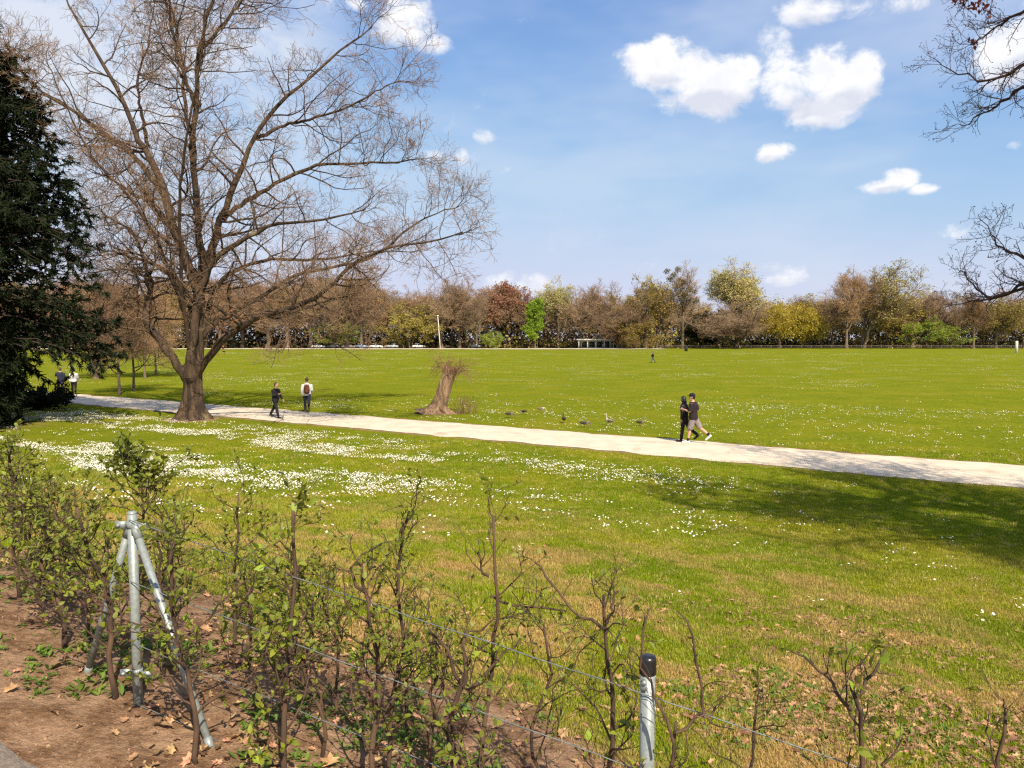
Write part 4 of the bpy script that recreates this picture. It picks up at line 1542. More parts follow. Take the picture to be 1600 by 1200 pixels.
def goose(label, px, py, head, pose='up', pale='goose', s=1.0):
    root = thing('goose', label, 'goose', gp(px, py), head, 'geese beside the path')
    body = loft([(-.36, 0, .33), (-.25, 0, .33), (-.08, 0, .32), (.10, 0, .33), (.22, 0, .37), (.28, 0, .42)], [(.02, .02), (.075, .06), (.13, .125), (.125, .13), (.08, .09), (.04, .05)], 14, ref=(0, 0, 1))
    if pose == 'up':
        nk = [(.19, 0, .38), (.27, 0, .50), (.27, 0, .62), (.28, 0, .72)]
    elif pose == 'tall':
        nk = [(.17, 0, .40), (.23, 0, .55), (.23, 0, .70), (.24, 0, .82)]
    else:
        nk = [(.2, 0, .38), (.33, 0, .38), (.40, 0, .26), (.43, 0, .12)]
    neck = loft(nk, [.075, .05, .04, .038], 10, ref=(0, 1, 0))
    e = np.array(nk[-1])
    hd = ball(e + [.02, 0, .01], (.055, .038, .04), 10, 8)
    if s != 1:
        pass
    obj('body', organic('body', [body, neck, hd], .016, M[pale], 2), root)
    d = (.13, 0, -.02) if pose != 'graze' else (.05, 0, -.09)
    obj('bill', geo_mesh('bill', [loft([e + [.05, 0, .01] if pose != 'graze' else e + [.03, 0, -.02], e + np.array(d)], [(.02, .018), (.008, .006)], 8, ref=(0, 1, 0))], M['bill']), root)
    for sg in (1, -1):
        obj('wing', geo_mesh('wing', [loft([(-.38, sg * .05, .36), (-.2, sg * .105, .36), (0, sg * .125, .37), (.12, sg * .10, .38)], [(.02, .012), (.07, .025), (.085, .03), (.03, .015)], 10, ref=(0, 1, 0))], M['goose' if pale == 'goose_pale' else 'goose_dark']), root)
        obj('leg', geo_mesh('leg', [loft([(0, sg * .06, .26), (.0, sg * .06, .12), (.01, sg * .06, 0.01)], [.022, .012, .011], 8, ref=(0, 1, 0)), loft([(-.01, sg * .06, .012), (.09, sg * .07, .008)], [(.02, .012), (.05, .005)], 8, ref=(0, 0, 1))], M['bill']), root)
    obj('tail', geo_mesh('tail', [loft([(-.28, 0, .34), (-.46, 0, .35)], [(.06, .03), (.045, .008)], 8, ref=(0, 0, 1))], M['goose_dark']), root)
    root.scale = (s * .64,) * 3


for a in (
    ('grazing brown goose nearest the stump, head lowered among daisies', 796, 653, 0.3, 'graze', 'goose', .95),
    ('small brown goose second from the stump, neck bent to the grass', 818, 648, 2.6, 'graze', 'goose', .85),
    ('goose standing furthest from the path among white daisies', 846, 644, 0.2, 'graze', 'goose_pale', .9),
    ('dark goose seen from behind with its neck raised', 881, 661, 1.7, 'up', 'goose_dark', .95),
    ('goose crouched right at the edge of the path', 914, 668, 0.1, 'graze', 'goose', .95),
    ('pale goose standing tall and upright with its neck stretched', 952, 665, 2.5, 'tall', 'goose_pale', 1.0),
    ('goose standing alone, nearest the two walkers on the right', 1001, 666, -.1, 'up', 'goose', .85),
):
    goose(*a)

# ------------------------------------------------------------------ fence
def tube_between(a, b, r, S=16, cap=True):
    a, b = np.asarray(a, float), np.asarray(b, float)
    ref = (0, 1, 0) if abs(norm(b - a)[1]) < .9 else (1, 0, 0)
    return loft([a, a * .5 + b * .5, b], [r, r, r], S, ref=ref)


def fence_xy(s, t=2.54):
    p = FU * s + FN * t
    return p[0], p[1]


POST_L = gpt(216, 1100)
POST_R = Vector((*fence_xy(-.50), 0))
kx = (1017 - 800) / 1200
Yr = 2.54 / (.366 * kx + .931)
POST_R = Vector((kx * Yr, Yr, gz(kx * Yr, Yr)))
TOP_L = at_depth(206, 803, POST_L.y)
TOP_R = at_depth(1016, 1024, POST_R.y)


def build_fence():
    h = TOP_L.z - POST_L.z
    root = thing('corner_post', 'galvanised steel corner post braced by two slanting tubes inside the hedge', 'fence post', POST_L)
    B = np.array(POST_L)
    top = np.array((TOP_L.x - POST_L.x, 0, h))
    obj('post', geo_mesh('post', [tube_between((0, 0, -.1), top, .0200)], M['steel']), root)
    obj('post_lid', geo_mesh('post_lid', [ball(top + [0, 0, .004], (.0208, .0208, .010), 14, 6)], M['steel']), root)
    for (px, py) in ((328, 1165), (137, 1050)):
        f = np.array(gpt(px, py)) - B
        d = norm(f - top)
        s = top + np.array([0, 0, -.045]) + d * .02 + np.array([d[0], d[1], 0]) * .03
        br = obj('brace', geo_mesh('brace', [tube_between(s, f + d * .08, .0158)], M['steel']), root)
        obj('brace_foot', geo_mesh('brace_foot', [tube_between(f - d * .035, f + d * .02, .0172)], M['steel']), br)
        obj('clamp', geo_mesh('clamp', [tube_between(s - d * .03, s + d * .045, .0185), box(*(s + np.array([d[0], d[1], 0]) * .012), .03, .03, .04)], M['steel']), br)
    for z, r in ((h - .045, .024), (h - .70, .0235)):
        c = obj('collar', geo_mesh('collar', [tube_between(top * (z / h) - [0, 0, .014], top * (z / h) + [0, 0, .014], r)], M['steel']), root)
        obj('lug', geo_mesh('lug', [box(top[0] * z / h - .045, -.012, z, .045, .006, .032)], M['steel'], False), c)
        obj('lug', geo_mesh('lug', [box(top[0] * z / h + .045, -.014, z - .008, .045, .006, .030)], M['steel'], False), c)
        obj('bolt', geo_mesh('bolt', [tube_between((top[0] * z / h - .05, -.03, z), (top[0] * z / h - .05, .01, z), .007, 6)], M['steel']), c)
    # right post with black cap
    root = thing('capped_post', 'short galvanised fence post with a glossy black plastic cap', 'fence post', POST_R)
    hr = TOP_R.z - POST_R.z
    obj('post', geo_mesh('post', [tube_between((0, 0, -.1), (0, 0, hr - .03), .0255, 20)], M['steel']), root)
    zs = [(hr - .062, .0285), (hr - .058, .0292), (hr - .012, .0288), (hr - .003, .026), (hr, .019)]
    obj('cap', mesh_np('cap', *loft([(0, 0, z) for z, r in zs], [r for z, r in zs], 24, ref=(0, 1, 0)), M['black']), root)
    for z in (hr - .095, hr - .37, hr - .64):
        b = obj('wire_bracket', geo_mesh('wire_bracket', [box(-.018, -.026, z, .018, .012, .03), ], M['steel'], False), root)
        obj('screw', geo_mesh('screw', [tube_between((-.018, -.024, z + .016), (-.018, -.042, z + .016), .008, 8)], M['steel']), b)
    # wires
    l = np.array(TOP_L)
    r = np.array(TOP_R) + np.array([-.005, -.034, -.105])
    u = norm(r - l)
    r2 = r + np.array([FU[0], FU[1], -.17]) * 2.6
    l2 = l - np.array([FU[0], FU[1], -.14]) * 2.5
    names = ['topmost fence wire running through the hedge to the black capped post', 'second fence wire from the top, threaded through the hedge stems', 'third fence wire from the top, low between the hedge stems', 'lowest fence wire, close above the soil of the hedge bed']
    for i in range(4):
        dz = np.array([0, 0, -.27 * i - .02])
        rng = np.random.default_rng(60 + i)
        pts = smooth_line([l + dz + [0, -.028, 0], (l + r) / 2 + dz + [0, 0, -.012], r + dz, (r + r2) / 2 + dz + [0, 0, -.012], r2 + dz], 40, .0012, rng)
        V, F = tubes(pts[None], np.full((1, 40), .0021), 6)
        tag(obj('fence_wire', mesh_np('fence_wire', V, F, M['wire'])), names[i], 'wire', 'fence wires')


build_fence()

# ------------------------------------------------------------------ hedge of young plants
LEAF_ME = mesh_np('leaf', LEAF * np.array([1, 1.15, 1]), LEAF_F, M['hleaf'])


def leaf_frames(C, D, rng, flat=.8):
    n = len(C)
    d = norm(D + rng.normal(size=(n, 3)) * .5 + np.array([0, 0, -.12]))
    up = norm(np.array([0, 0, flat]) + rng.normal(size=(n, 3)) * .45)
    y = norm(np.cross(up, d))
    z = np.cross(d, y)
    return d, y, z


def leaf_batch(C, D, size, rng):
    d, y, z = leaf_frames(C, D, rng)
    n = len(C)
    s = (size * (.55 + .7 * rng.random(n)))[:, None, None]
    L = LEAF * np.array([1, 1.1, 1])
    V = C[:, None] + s * (d[:, None] * L[None, :, 0:1] + y[:, None] * L[None, :, 1:2] + z[:, None] * L[None, :, 2:3])
    F = (np.arange(n)[:, None, None] * 7 + LEAF_F[None]).reshape(-1, 3)
    return V.reshape(-1, 3), F


def hedge_plant(i, label, px0, t, top, r0, nb, nl, lsize, singles, twig_up=.12, extra=(), u0=.22, bl=.42, seed=0):
    """top = (px, py) of the stem's tip"""
    rng = np.random.default_rng(100 + i + seed * 50)
    kx = (px0 - 800) / 1200
    Y = t / (.366 * kx + .931)
    b = np.array([kx * Y, Y, gz(kx * Y, Y)])
    tp = np.array(at_depth(top[0], top[1], Y + rng.uniform(-.05, .05))) - b
    root = thing('hedge_plant', label, 'hedge plant', b, 0, 'young hedge plants along the fence')
    K = 14
    mid = tp * .5 + np.array([rng.normal() * .025, rng.normal() * .025, 0])
    st = smooth_line([(0, 0, -.06), (rng.normal() * .012, rng.normal() * .012, tp[2] * .25), mid, tp * .75 + np.array([rng.normal() * .02, rng.normal() * .02, 0]), tp], K, .006, rng)
    u = np.linspace(0, 1, K)
    r0 = r0 * .78
    nl = int(nl * 1.9)
    nb = int(nb * 1.1)
    rs = (r0 * (1 - .62 * u)) * (1 + .16 * rng.random(K)) + .0015
    V, F = loft(st, [(q, q) for q in rs], 9, ref=(0, 1, 0))
    obj('stem', mesh_np('stem', V, F, M['stem']), root)
    P, Rr = grow(st[None], rs[None], nb, bl * .8, 50, 8, u0, 1.0, up=.13, wig=.24, rfac=.5, rmax=.0055, rtip=.0016, lfall=.45, rng=rng)
    for e in extra:   # boughs the photograph shows plainly
        pts = [np.array(at_depth(x, y, Y + dy)) - b for (x, y, dy) in e]
        l = smooth_line(pts, 8, .006, rng)
        P = np.concatenate([P, l[None]])
        Rr = np.concatenate([Rr, np.linspace(r0 * .6, .003, 8)[None]])
    w, rw = grow(P, Rr, 5, .16, 50, 5, .2, 1.0, up=twig_up, wig=.28, rfac=.55, rmax=.0024, rtip=.0010, rng=rng)
    V, F = cat_geo([tubes(P, Rr, 6), tubes(w, rw, 4)])
    obj('branches', mesh_np('branches', V, F, M['stem']), root)
    # leaves along the twigs
    allp = w
    n = len(allp)
    pi = rng.integers(0, n, nl)
    f = rng.random(nl) ** .7 * 4
    j = np.minimum(f.astype(int), 3)
    ww = (f - j)[:, None]
    C = allp[pi, j] * (1 - ww) + allp[pi, j + 1] * ww
    D = norm(allp[pi, j + 1] - allp[pi, j]) + norm(rng.normal(size=(nl, 3))) * .7
    ns = min(singles, nl)
    if nl > ns:
        V, F = leaf_batch(C[ns:], D[ns:], lsize, rng)
        o = obj('foliage', mesh_np('foliage', V, F, M['hleaf2'], False), root)
        o['kind'] = 'stuff'
    d, y, z = leaf_frames(C[:ns], D[:ns], rng)
    for q in range(ns):
        mtx = Matrix((d[q], y[q], z[q])).transposed()
        s = lsize * (.9 + .6 * rng.random())
        o = obj('leaf', LEAF_ME, root)
        o.matrix_local = Matrix.Translation(C[q]) @ mtx.to_4x4() @ Matrix.Scale(s, 4)
    return root


HEDGE = [  # label, px at the base, distance across the bank, tip, radius, branches, leaves, leaf size, leaves built singly, extra boughs
    ('leafy hedge plant with a straight stem at the left edge of the picture', 14, 2.95, (8, 705), .013, 22, 420, .034, 14, ()),
    ('twiggy hedge plant, second stem from the left edge', 84, 2.62, (52, 775), .013, 20, 380, .034, 14, ()),
    ('hedge plant with curved brown stem just left of the corner post', 164, 2.45, (118, 790), .014, 18, 340, .036, 16, ()),
    ('hedge plant whose stem crosses in front of the slanting brace tube', 294, 2.30, (272, 835), .012, 18, 300, .036, 20, (((285, 1000, 0), (330, 960, .05), (372, 915, .1), (410, 880, .1)),)),
    ('hedge plant with bright green leaves low down at the bottom edge', 431, 2.42, (458, 795), .013, 18, 330, .042, 34, ()),
    ('hedge plant with a crooked dark stem left of the picture centre', 578, 2.46, (565, 880), .014, 16, 210, .036, 16, (((570, 925, 0), (548, 900, 0), (560, 870, .02), (595, 850, .05)),)),
    ('slim upright hedge plant with a thin leaning tip, beside the crooked one', 605, 2.62, (640, 795), .010, 15, 190, .034, 12, ()),
    ('stout stubby hedge plant with a knotted fork at the bottom edge', 717, 2.50, (722, 985), .016, 13, 120, .038, 14, (((722, 1070, 0), (690, 1010, 0), (672, 985, -.02)), ((730, 1080, 0), (775, 1040, .02), (812, 1000, .05)))),
    ('tall thin hedge plant whose bare tip rises above all its neighbours', 759, 2.55, (772, 810), .011, 9, 60, .036, 10, (((764, 900, 0), (752, 885, 0), (748, 868, 0)), ((766, 930, 0), (808, 946, .02), (850, 950, .05), (892, 955, .08)))),
    ('hedge plant with a forked dark top left of the black capped post', 957, 2.62, (945, 930), .013, 12, 90, .038, 14, (((945, 985, 0), (915, 965, .02), (882, 945, .03), (852, 895, .05), (838, 878, .05)), ((948, 975, 0), (960, 945, 0), (963, 925, 0)))),
    ('short hedge plant with a bough arching right of the black capped post', 1049, 2.42, (1056, 1125), .012, 6, 20, .034, 6, (((1056, 1145, 0), (1085, 1128, .02), (1110, 1112, .04), (1130, 1085, .05)), ((1100, 1118, .03), (1095, 1060, .04), (1082, 1000, .06), (1060, 950, .06)), ((1052, 1160, 0), (1020, 1080, .03), (1003, 1030, .03), (1008, 950, .05)))),
    ('hedge plant with large fresh leaves and a wide fork at lower right', 1339, 2.50, (1330, 1075), .014, 11, 80, .044, 30, (((1332, 1110, 0), (1305, 1075, .02), (1278, 1045, .04), (1240, 1020, .05)), ((1335, 1090, 0), (1362, 1055, .02), (1388, 1008, .05)))),
    ('hedge plant crowned by a dense leafy tuft above the corner post', 205, 3.15, (215, 735), .012, 20, 520, .044, 24, ()),
    ('hedge plant of the rear row between the two left stems', 103, 3.45, (106, 800), .010, 16, 300, .034, 8, ()),
    ('rear hedge plant rising behind the slanting brace tube', 356, 3.30, (372, 770), .010, 14, 220, .034, 8, ()),
    ('rear hedge plant with sparse leaves behind the bright green one', 466, 3.05, (468, 880), .010, 13, 190, .034, 8, ()),
    ('small rear hedge plant with thin twigs left of the tall bare tip', 636, 3.10, (632, 985), .008, 9, 90, .032, 6, ()),
    ('bushy rear hedge plant low at the left edge of the picture', 32, 3.65, (30, 770), .010, 18, 320, .034, 8, ()),
    ('rear hedge plant almost hidden behind the corner post', 250, 3.70, (262, 800), .010, 15, 260, .034, 8, ()),
    ('hedge plant just cut by the left picture edge', -40, 3.05, (-30, 740), .012, 18, 260, .034, 6, ()),
    ('thin rear hedge plant between the bright green and crooked ones', 520, 3.00, (515, 910), .008, 11, 150, .032, 6, ()),
    ('thin hedge plant between the two stems nearest the left edge', 50, 2.80, (34, 760), .009, 14, 170, .034, 6, ()),
    ('thin hedge plant between the second stem and the curved one', 124, 2.72, (88, 800), .009, 14, 180, .034, 6, ()),
    ('slim hedge plant close to the right of the corner post', 243, 2.75, (244, 815), .009, 14, 180, .034, 6, ()),
    ('thin hedge plant half way between brace tube and bright green plant', 392, 2.72, (388, 925), .009, 13, 170, .034, 6, ()),
    ('thin hedge plant leaning left beside the bright green plant', 500, 2.62, (488, 930), .009, 13, 160, .034, 6, ()),
    ('wispy hedge plant right of the slim upright one', 668, 2.70, (676, 985), .008, 11, 110, .034, 6, ()),
    ('wispy low hedge plant between the tall tip and the forked top', 850, 2.66, (846, 985), .008, 10, 60, .034, 6, ()),
    ('wispy low hedge plant half way between capped post and lower right fork', 1190, 2.62, (1180, 1105), .008, 8, 40, .034, 6, ()),
    ('small sparse hedge plant right of the lower right fork', 1560, 2.62, (1568, 1110), .011, 8, 40, .040, 10, ()),
]


def build_hedge():
    for i, (lab, px0, t, top, r0, nb, nl, ls, sg, ex) in enumerate(HEDGE):
        hedge_plant(i, lab, px0, t, top, r0, nb, nl, ls * .80, sg, extra=ex, u0=.06 if px0 == 431 else (.7 if px0 == 205 else .2))


build_hedge()

# ------------------------------------------------------------------ the trees round the meadow
M['f_brown'] = mat('far_twig_brown', (.390, .245, .120), (.27, .168, .085), .15, .95, rand=.28)
M['f_pink'] = mat('far_twig_grey', (.360, .240, .145), (.255, .165, .10), .15, .95, rand=.2)
M['f_olive'] = mat('far_leaf_olive', (.380, .315, .060), (.28, .235, .045), .15, .9, rand=.25, trans=.2)
M['f_pale'] = mat('far_leaf_pale', (.460, .430, .150), (.36, .35, .11), .15, .9, rand=.15, trans=.25)
M['f_green'] = mat('far_leaf_green', (.235, .350, .022), (.16, .26, .018), .3, .9, trans=.25)
M['f_yellow'] = mat('far_leaf_yellow', (.440, .340, .045), (.32, .255, .034), .2, .9, rand=.15, trans=.25)
M['f_red'] = mat('far_bud_red', (.290, .130, .085), (.19, .085, .055), .2, .9, trans=.15)
M['f_dark'] = mat('far_leaf_dark', (.060, .062, .022), (.036, .038, .015), .3, .9)
M['f_bark'] = mat('far_bark', (.170, .122, .084), (.10, .072, .052), .8, .95, rand=.2)
M['f_under'] = mat('undergrowth_brown', (.190, .125, .068), (.11, .075, .045), .2, .95)
M['mistle'] = mat('mistletoe', (.130, .120, .030), (.08, .08, .02), .5, .9)


def far_tree(kind, seed, H=20.0, tw=.030):
    rng = np.random.default_rng(seed)
    c = dict(trunk=.55, n1=16, L1=.40, a1=50, up1=.14, u0=.30, n2=9, L2=.19, a2=45, up2=.10, n3=6, L3=.095, up3=.06, n4=5, L4=.05, up4=.05, leaf=None, lsz=.35, lf=0.0, r=.36, bm='f_brown', stems=1)
    c.update(kind)
    stems = []
    for s in range(c['stems']):
        a = rng.uniform(0, 6.28)
        sp = .0 if c['stems'] == 1 else H * .06
        stems.append(smooth_line([(sp * .3 * math.cos(a), sp * .3 * math.sin(a), -.3), (sp * math.cos(a), sp * math.sin(a), H * c['trunk'] * .5), (2.2 * sp * math.cos(a) + rng.normal() * .3, 2.2 * sp * math.sin(a) + rng.normal() * .3, H * c['trunk'])], 10, .06, rng))
    T = np.array(stems)
    RT = np.tile(np.linspace(c['r'], c['r'] * .42, 10), (len(T), 1)) / (1 if c['stems'] == 1 else 1.5)
    RT[:, 0] *= 1.5
    n1 = max(5, c['n1'] // c['stems'])
    b1, r1 = grow(T, RT, n1, H * c['L1'], c['a1'], 8, c['u0'], 1.0, up=c['up1'], wig=.13, rfac=.55, rmax=.2, rtip=.04, lfall=.3, rng=rng)
    b2, r2 = grow(b1, r1, c['n2'], H * c['L2'], c['a2'], 6, .2, 1, up=c['up2'], wig=.17, rfac=.55, rmax=.09, rtip=.03, rng=rng)
    b3, r3 = grow(b2, r2, c['n3'], H * c['L3'], 45, 4, .15, 1, up=c['up3'], wig=.2, rfac=.6, rmax=.04, rtip=tw * .8, rng=rng)
    b4, r4 = grow(b3, r3, c['n4'], H * c['L4'], 45, 2 if c['up4'] > -.2 else 4, .15, 1, up=c['up4'], wig=.2, rfac=.7, rmax=tw, rtip=tw * .7, rng=rng)
    for P in (b1, b2, b3, b4):
        P[..., 2] = np.maximum(P[..., 2], .25)
    V, F = cat_geo([tubes(T, RT, 9), tubes(b1, r1, 6), tubes(b2, r2, 4)])
    trunk = mesh_np('trunk', V, F, M['f_bark'])
    parts = [tubes(b3, r3, 3), tubes(b4, r4, 3)]
    mats = [M[c['bm']]]
    V, F = cat_geo(parts)
    nq = len(F[0])
    mi = np.zeros(nq, int)
    if c['leaf']:
        pts = np.concatenate([b4[:, -1], b4.mean(1), b3[:, -1]])
        pts = pts[rng.random(len(pts)) < c['lf']]
        if c.get('zmin'):
            pts = pts[pts[:, 2] > c['zmin'] * H]
        if c.get('xmin') is not None:
            pts = pts[pts[:, 0] > c['xmin']]
        rep = c.get('rep', 1)
        pts = np.concatenate([pts + rng.normal(size=pts.shape) * .22 for _ in range(rep)])
        V2, F2 = leaf_quads(pts, c['lsz'], rng)
        V, F = cat_geo([(V, F), (V2, F2)])
        mats.append(M[c['leaf']])
        mi = np.concatenate([mi, np.ones(len(F2), int)])
    crown = mesh_np('crown', V, F, mats, True, mi)
    return trunk, crown, float(V[:, 2].max())


KINDS = {
    'bare_a': (dict(), 1), 'bare_b': (dict(a1=38, up1=.2, n1=16), 2), 'bare_c': (dict(bm='f_pink', a1=60, L1=.46, up1=.1, trunk=.45), 3),
    'olive_a': (dict(leaf='f_olive', lf=.55, rep=1), 4), 'olive_b': (dict(leaf='f_olive', lf=.7, a1=62, L1=.5, trunk=.4, u0=.2), 5),
    'pale': (dict(leaf='f_pale', lf=.8, a1=34, up1=.25, bm='f_pink', rep=2, lsz=.24, zmin=.35), 6),
    'green': (dict(leaf='f_green', lf=1.0, rep=2, a1=42, L1=.24, u0=.12, trunk=.85, lsz=.5), 7),
    'willow': (dict(leaf='f_yellow', lf=.8, up3=-.25, up4=-.6, L4=.16, a1=58, L1=.42, trunk=.4, u0=.3, n4=4, lsz=.34, bm='f_yellow'), 8),
    'red': (dict(leaf='f_red', lf=1.0, rep=1, a1=45, lsz=.45, L1=.36), 9),
    'vase': (dict(bm='f_pink', trunk=.18, u0=.3, a1=46, L1=.62, up1=.16, n1=24, r=.5), 10),
    'half': (dict(leaf='f_pale', lf=.8, lsz=.26, xmin=1.0, trunk=.5, a1=46, L1=.42, stems=2, n1=18, rep=1), 11),
    'dark': (dict(leaf='f_dark', lf=1.0, rep=2, trunk=.5, u0=.08, L1=.38, a1=60, lsz=.6), 12),
    'bush': (dict(leaf='f_olive', lf=1.0, rep=1, trunk=.35, u0=.02, L1=.55, a1=55, stems=3, n1=15, lsz=.4, r=.2), 13),
    'gbush': (dict(leaf='f_green', lf=.8, rep=1, trunk=.4, u0=.02, L1=.55, a1=55, stems=3, n1=15, lsz=.45, r=.2), 14),
    'shed': (dict(bm='f_pink', trunk=.75, a1=35, up1=.22, n1=12, n4=4), 15),
    'young': (dict(trunk=.8, u0=.18, L1=.34, a1=60, up1=.02, up2=-.02, up3=-.05, n1=20, n2=9, n3=7, n4=5, r=.22, bm='f_brown'), 16),
}
PROTO = {}


def proto(kind):
    if kind not in PROTO:
        d, s = KINDS[kind]
        PROTO[kind] = far_tree(d, s, tw=.014 if kind == 'young' else .025)
    return PROTO[kind]


TREE_N = [0]


def plant_tree(kind, px, top_py, Y, label, wid=1.0, group=None, name='tree', base_py=None):
    tr, cr, h = proto(kind)
    if base_py:
        p = gpt(px, base_py)
        Y = p.y
    x = (px - 800) / 1200 * Y
    b = Vector((x, Y, gz(x, Y)))
    H = at_depth(px, top_py - (0 if base_py else 5), Y).z - b.z
    TREE_N[0] += 1
    root = thing(name, label, 'tree', b, (TREE_N[0] * 2.399) % 6.283 if kind != 'half' else 0, group)
    s = H / h
    wid *= 1.0 if base_py else 1.3
    root.scale = (s * wid, s * wid, s)
    obj('trunk', tr, root)
    obj('crown', cr, root)
    return root


TL = 'trees along the far edge of the meadow'
FAR = [
    ('bare_c', 690, 440, 243, 'bare grey brown tree above the leaning white pole', .95),
    ('bare_b', 718, 428, 246, 'tallest bare thin topped tree left of the red crowned tree', .95),
    ('red', 792, 440, 256, 'tree with a rounded dark red budding crown in the far tree line', .75),
    ('green', 836, 468, 240, 'narrow tree in fresh bright green leaf in the far tree line', .75),
    ('pale', 872, 434, 246, 'pale greenish tree just right of the bright green tree', .85),
    ('bare_c', 908, 440, 244, 'bare dark limbed tree behind the low white pavilion', 1.0),
    ('bare_a', 940, 458, 248, 'lower bare brown tree right of the low white pavilion', 1.0),
    ('vase', 966, 438, 236, 'round bare tree with fanned limbs and yellow shrubs at its foot', .95),
    ('olive_b', 1008, 430, 236, 'olive green broad tree with low crooked limbs', .9),
    ('olive_a', 1026, 432, 240, 'olive tinged tree left of the mistletoe tree', .6),
    ('dark', 1098, 490, 246, 'small dark evergreen tree between mistletoe tree and tall poplar', 1.2),
    ('pale', 1150, 404, 246, 'tall rounded poplar with pale fresh green upper crown', 1.15),
    ('vase', 1150, 462, 232, 'broad bare tree with a short dark trunk in front of the tall poplar', 1.5),
    ('willow', 1218, 462, 244, 'yellow green weeping willow right of the tall poplar', 1.25),
    ('willow', 1262, 485, 246, 'lower golden willow hanging over the bank', 1.35),
    ('bare_a', 1300, 470, 240, 'bare brown tree leaning out left of the half green tree', .9),
    ('half', 1345, 408, 238, 'tall twin stemmed tree bare on the left and green on the right', 1.1),
    ('bare_a', 1322, 425, 234, 'bare thin tree standing before the half green tree', .7),
    ('bush', 1390, 470, 246, 'olive undergrowth tree right of the half green tree', 1.2),
    ('gbush', 1452, 498, 236, 'rounded bright green bush below the bare trees on the right', 1.6),
    ('bare_c', 1425, 455, 250, 'pinkish bare tree above the bright green bush, to its left', 1.1),
    ('bare_c', 1470, 448, 252, 'pinkish bare tree above the bright green bush, to its right', 1.1),
    ('bare_b', 1520, 452, 236, 'bare straight trunked tree under the hanging boughs', .9),
    ('olive_b', 1555, 462, 240, 'olive brown tree near the right picture edge', 1.0),
    ('bare_c', 1600, 445, 244, 'bare tree cut by the right picture edge in the far line', 1.1),
    ('gbush', 530, 500, 240, 'green leafing bush below the bare wood on the left', 1.5),
    ('bush', 642, 470, 240, 'olive brown bushy tree left of the leaning white pole', 1.2),
    ('shed', 745, 450, 240, 'slim bare tree between the white pole and the red crowned tree', .9),
    ('shed', 1066, 411, 233, 'tall bare tree hung with dark round balls of mistletoe', .9),
    ('gbush', 770, 520, 236, 'low green bush at the foot of the red crowned tree', 1.3),
    ('bush', 985, 500, 234, 'yellowish bush around the foot of the round bare tree', 1.4),
]


def build_treeline():
    for kind, px, top, Y, lab, wid in FAR:
        r = plant_tree(kind, px, top, Y, lab, wid, TL)
        if 'mistletoe' in lab and 'hung' in lab:
            rng = np.random.default_rng(70)
            ms = []
            for i, (mx, my) in enumerate(((1042, 424), (1052, 430), (1060, 421), (1047, 436), (1068, 440), (1078, 452), (1086, 455), (1062, 438), (1070, 462), (1078, 470), (1057, 447), (1088, 470))):
                c = np.array(at_depth(mx, my, Y + rng.uniform(-2, 2)))
                pts = c + norm(rng.normal(size=(150, 3))) * (1.0 * rng.random((150, 1)) ** .4)
                V, F = leaf_quads(pts, .4, rng)
                me = mesh_np('mistletoe', V, F, M['mistle'], False)
                o = obj('mistletoe_ball', me, r)
                o.matrix_parent_inverse = (Matrix.Translation(r.location) @ Euler(r.rotation_euler).to_matrix().to_4x4() @ Matrix.Diagonal((*r.scale, 1))).inverted()
    # the wood behind, tree after tree of one look
    rng = np.random.default_rng(77)
    kinds = ['bare_a', 'bare_b', 'bare_c', 'bare_a', 'olive_a', 'bare_c']
    n = 0
    for px in np.arange(-60, 600, 21):
        plant_tree(kinds[n % 6], px + rng.uniform(-8, 8), rng.uniform(424, 458), rng.uniform(236, 262), 'bare brown tree in the dense wood behind the big tree', rng.uniform(.9, 1.2), 'bare wood on the left')
        n += 1
    for px in np.arange(570, 860, 26):
        plant_tree(kinds[n % 4], px + rng.uniform(-8, 8), rng.uniform(444, 470), rng.uniform(252, 275), 'bare brown tree in the middle of the far tree line', rng.uniform(1.0, 1.25), 'bare trees in the middle of the far line')
        n += 1
    for px in np.arange(860, 1640, 27):
        plant_tree(kinds[n % 6], px + rng.uniform(-8, 8), rng.uniform(460, 484), rng.uniform(262, 285), 'bare brown tree filling the far line behind the taller trees', rng.uniform(1.1, 1.35), 'bare trees behind the far line')
        n += 1
    # young trees between path and meadow on the left
    plant_tree('young', 185, 400, 0, 'slender young tree with a straight trunk beside the path, left of its twin', 1.0, None, base_py=617)
    plant_tree('young', 208, 410, 0, 'slender young tree just right of and behind its twin by the path', 1.0, None, base_py=611)
    plant_tree('young', 226, 425, 0, 'brown twiggy tree on the meadow, behind the two slender young trees', 1.15, None, base_py=591)
    plant_tree('young', 243, 440, 0, 'leaning twiggy tree nearest the big bare tree on the meadow', 1.2, None, base_py=586)
    plant_tree('bare_c', 150, 405, 0, 'twiggy brown tree rising behind the conifer boughs', 1.1, None, base_py=592)
    # undergrowth
    n = 76000
    x = rng.uniform(-205, 200, n)
    y = 266 + rng.normal(0, 8, n)
    top = 4.0 + 13.0 * fbm(x * .11, x * 0, 4)
    z = zg(x, y) + top * rng.random(n) ** 1.9
    V, F = leaf_quads(np.column_stack([x, y, z]), 1.0, rng)
    mi = (fbm(x * .07 + 9, z * .1, 3) + rng.normal(0, .06, n))
    mi = np.digitize(mi, [.38, .60, .68])
    o = obj('undergrowth', mesh_np('undergrowth', V, F, [M['f_dark'], M['f_under'], M['f_olive'], M['f_under']], False, mi))
    tag(o, 'tangled brown and olive undergrowth filling the foot of the far wood', 'undergrowth', kind='stuff')


build_treeline()

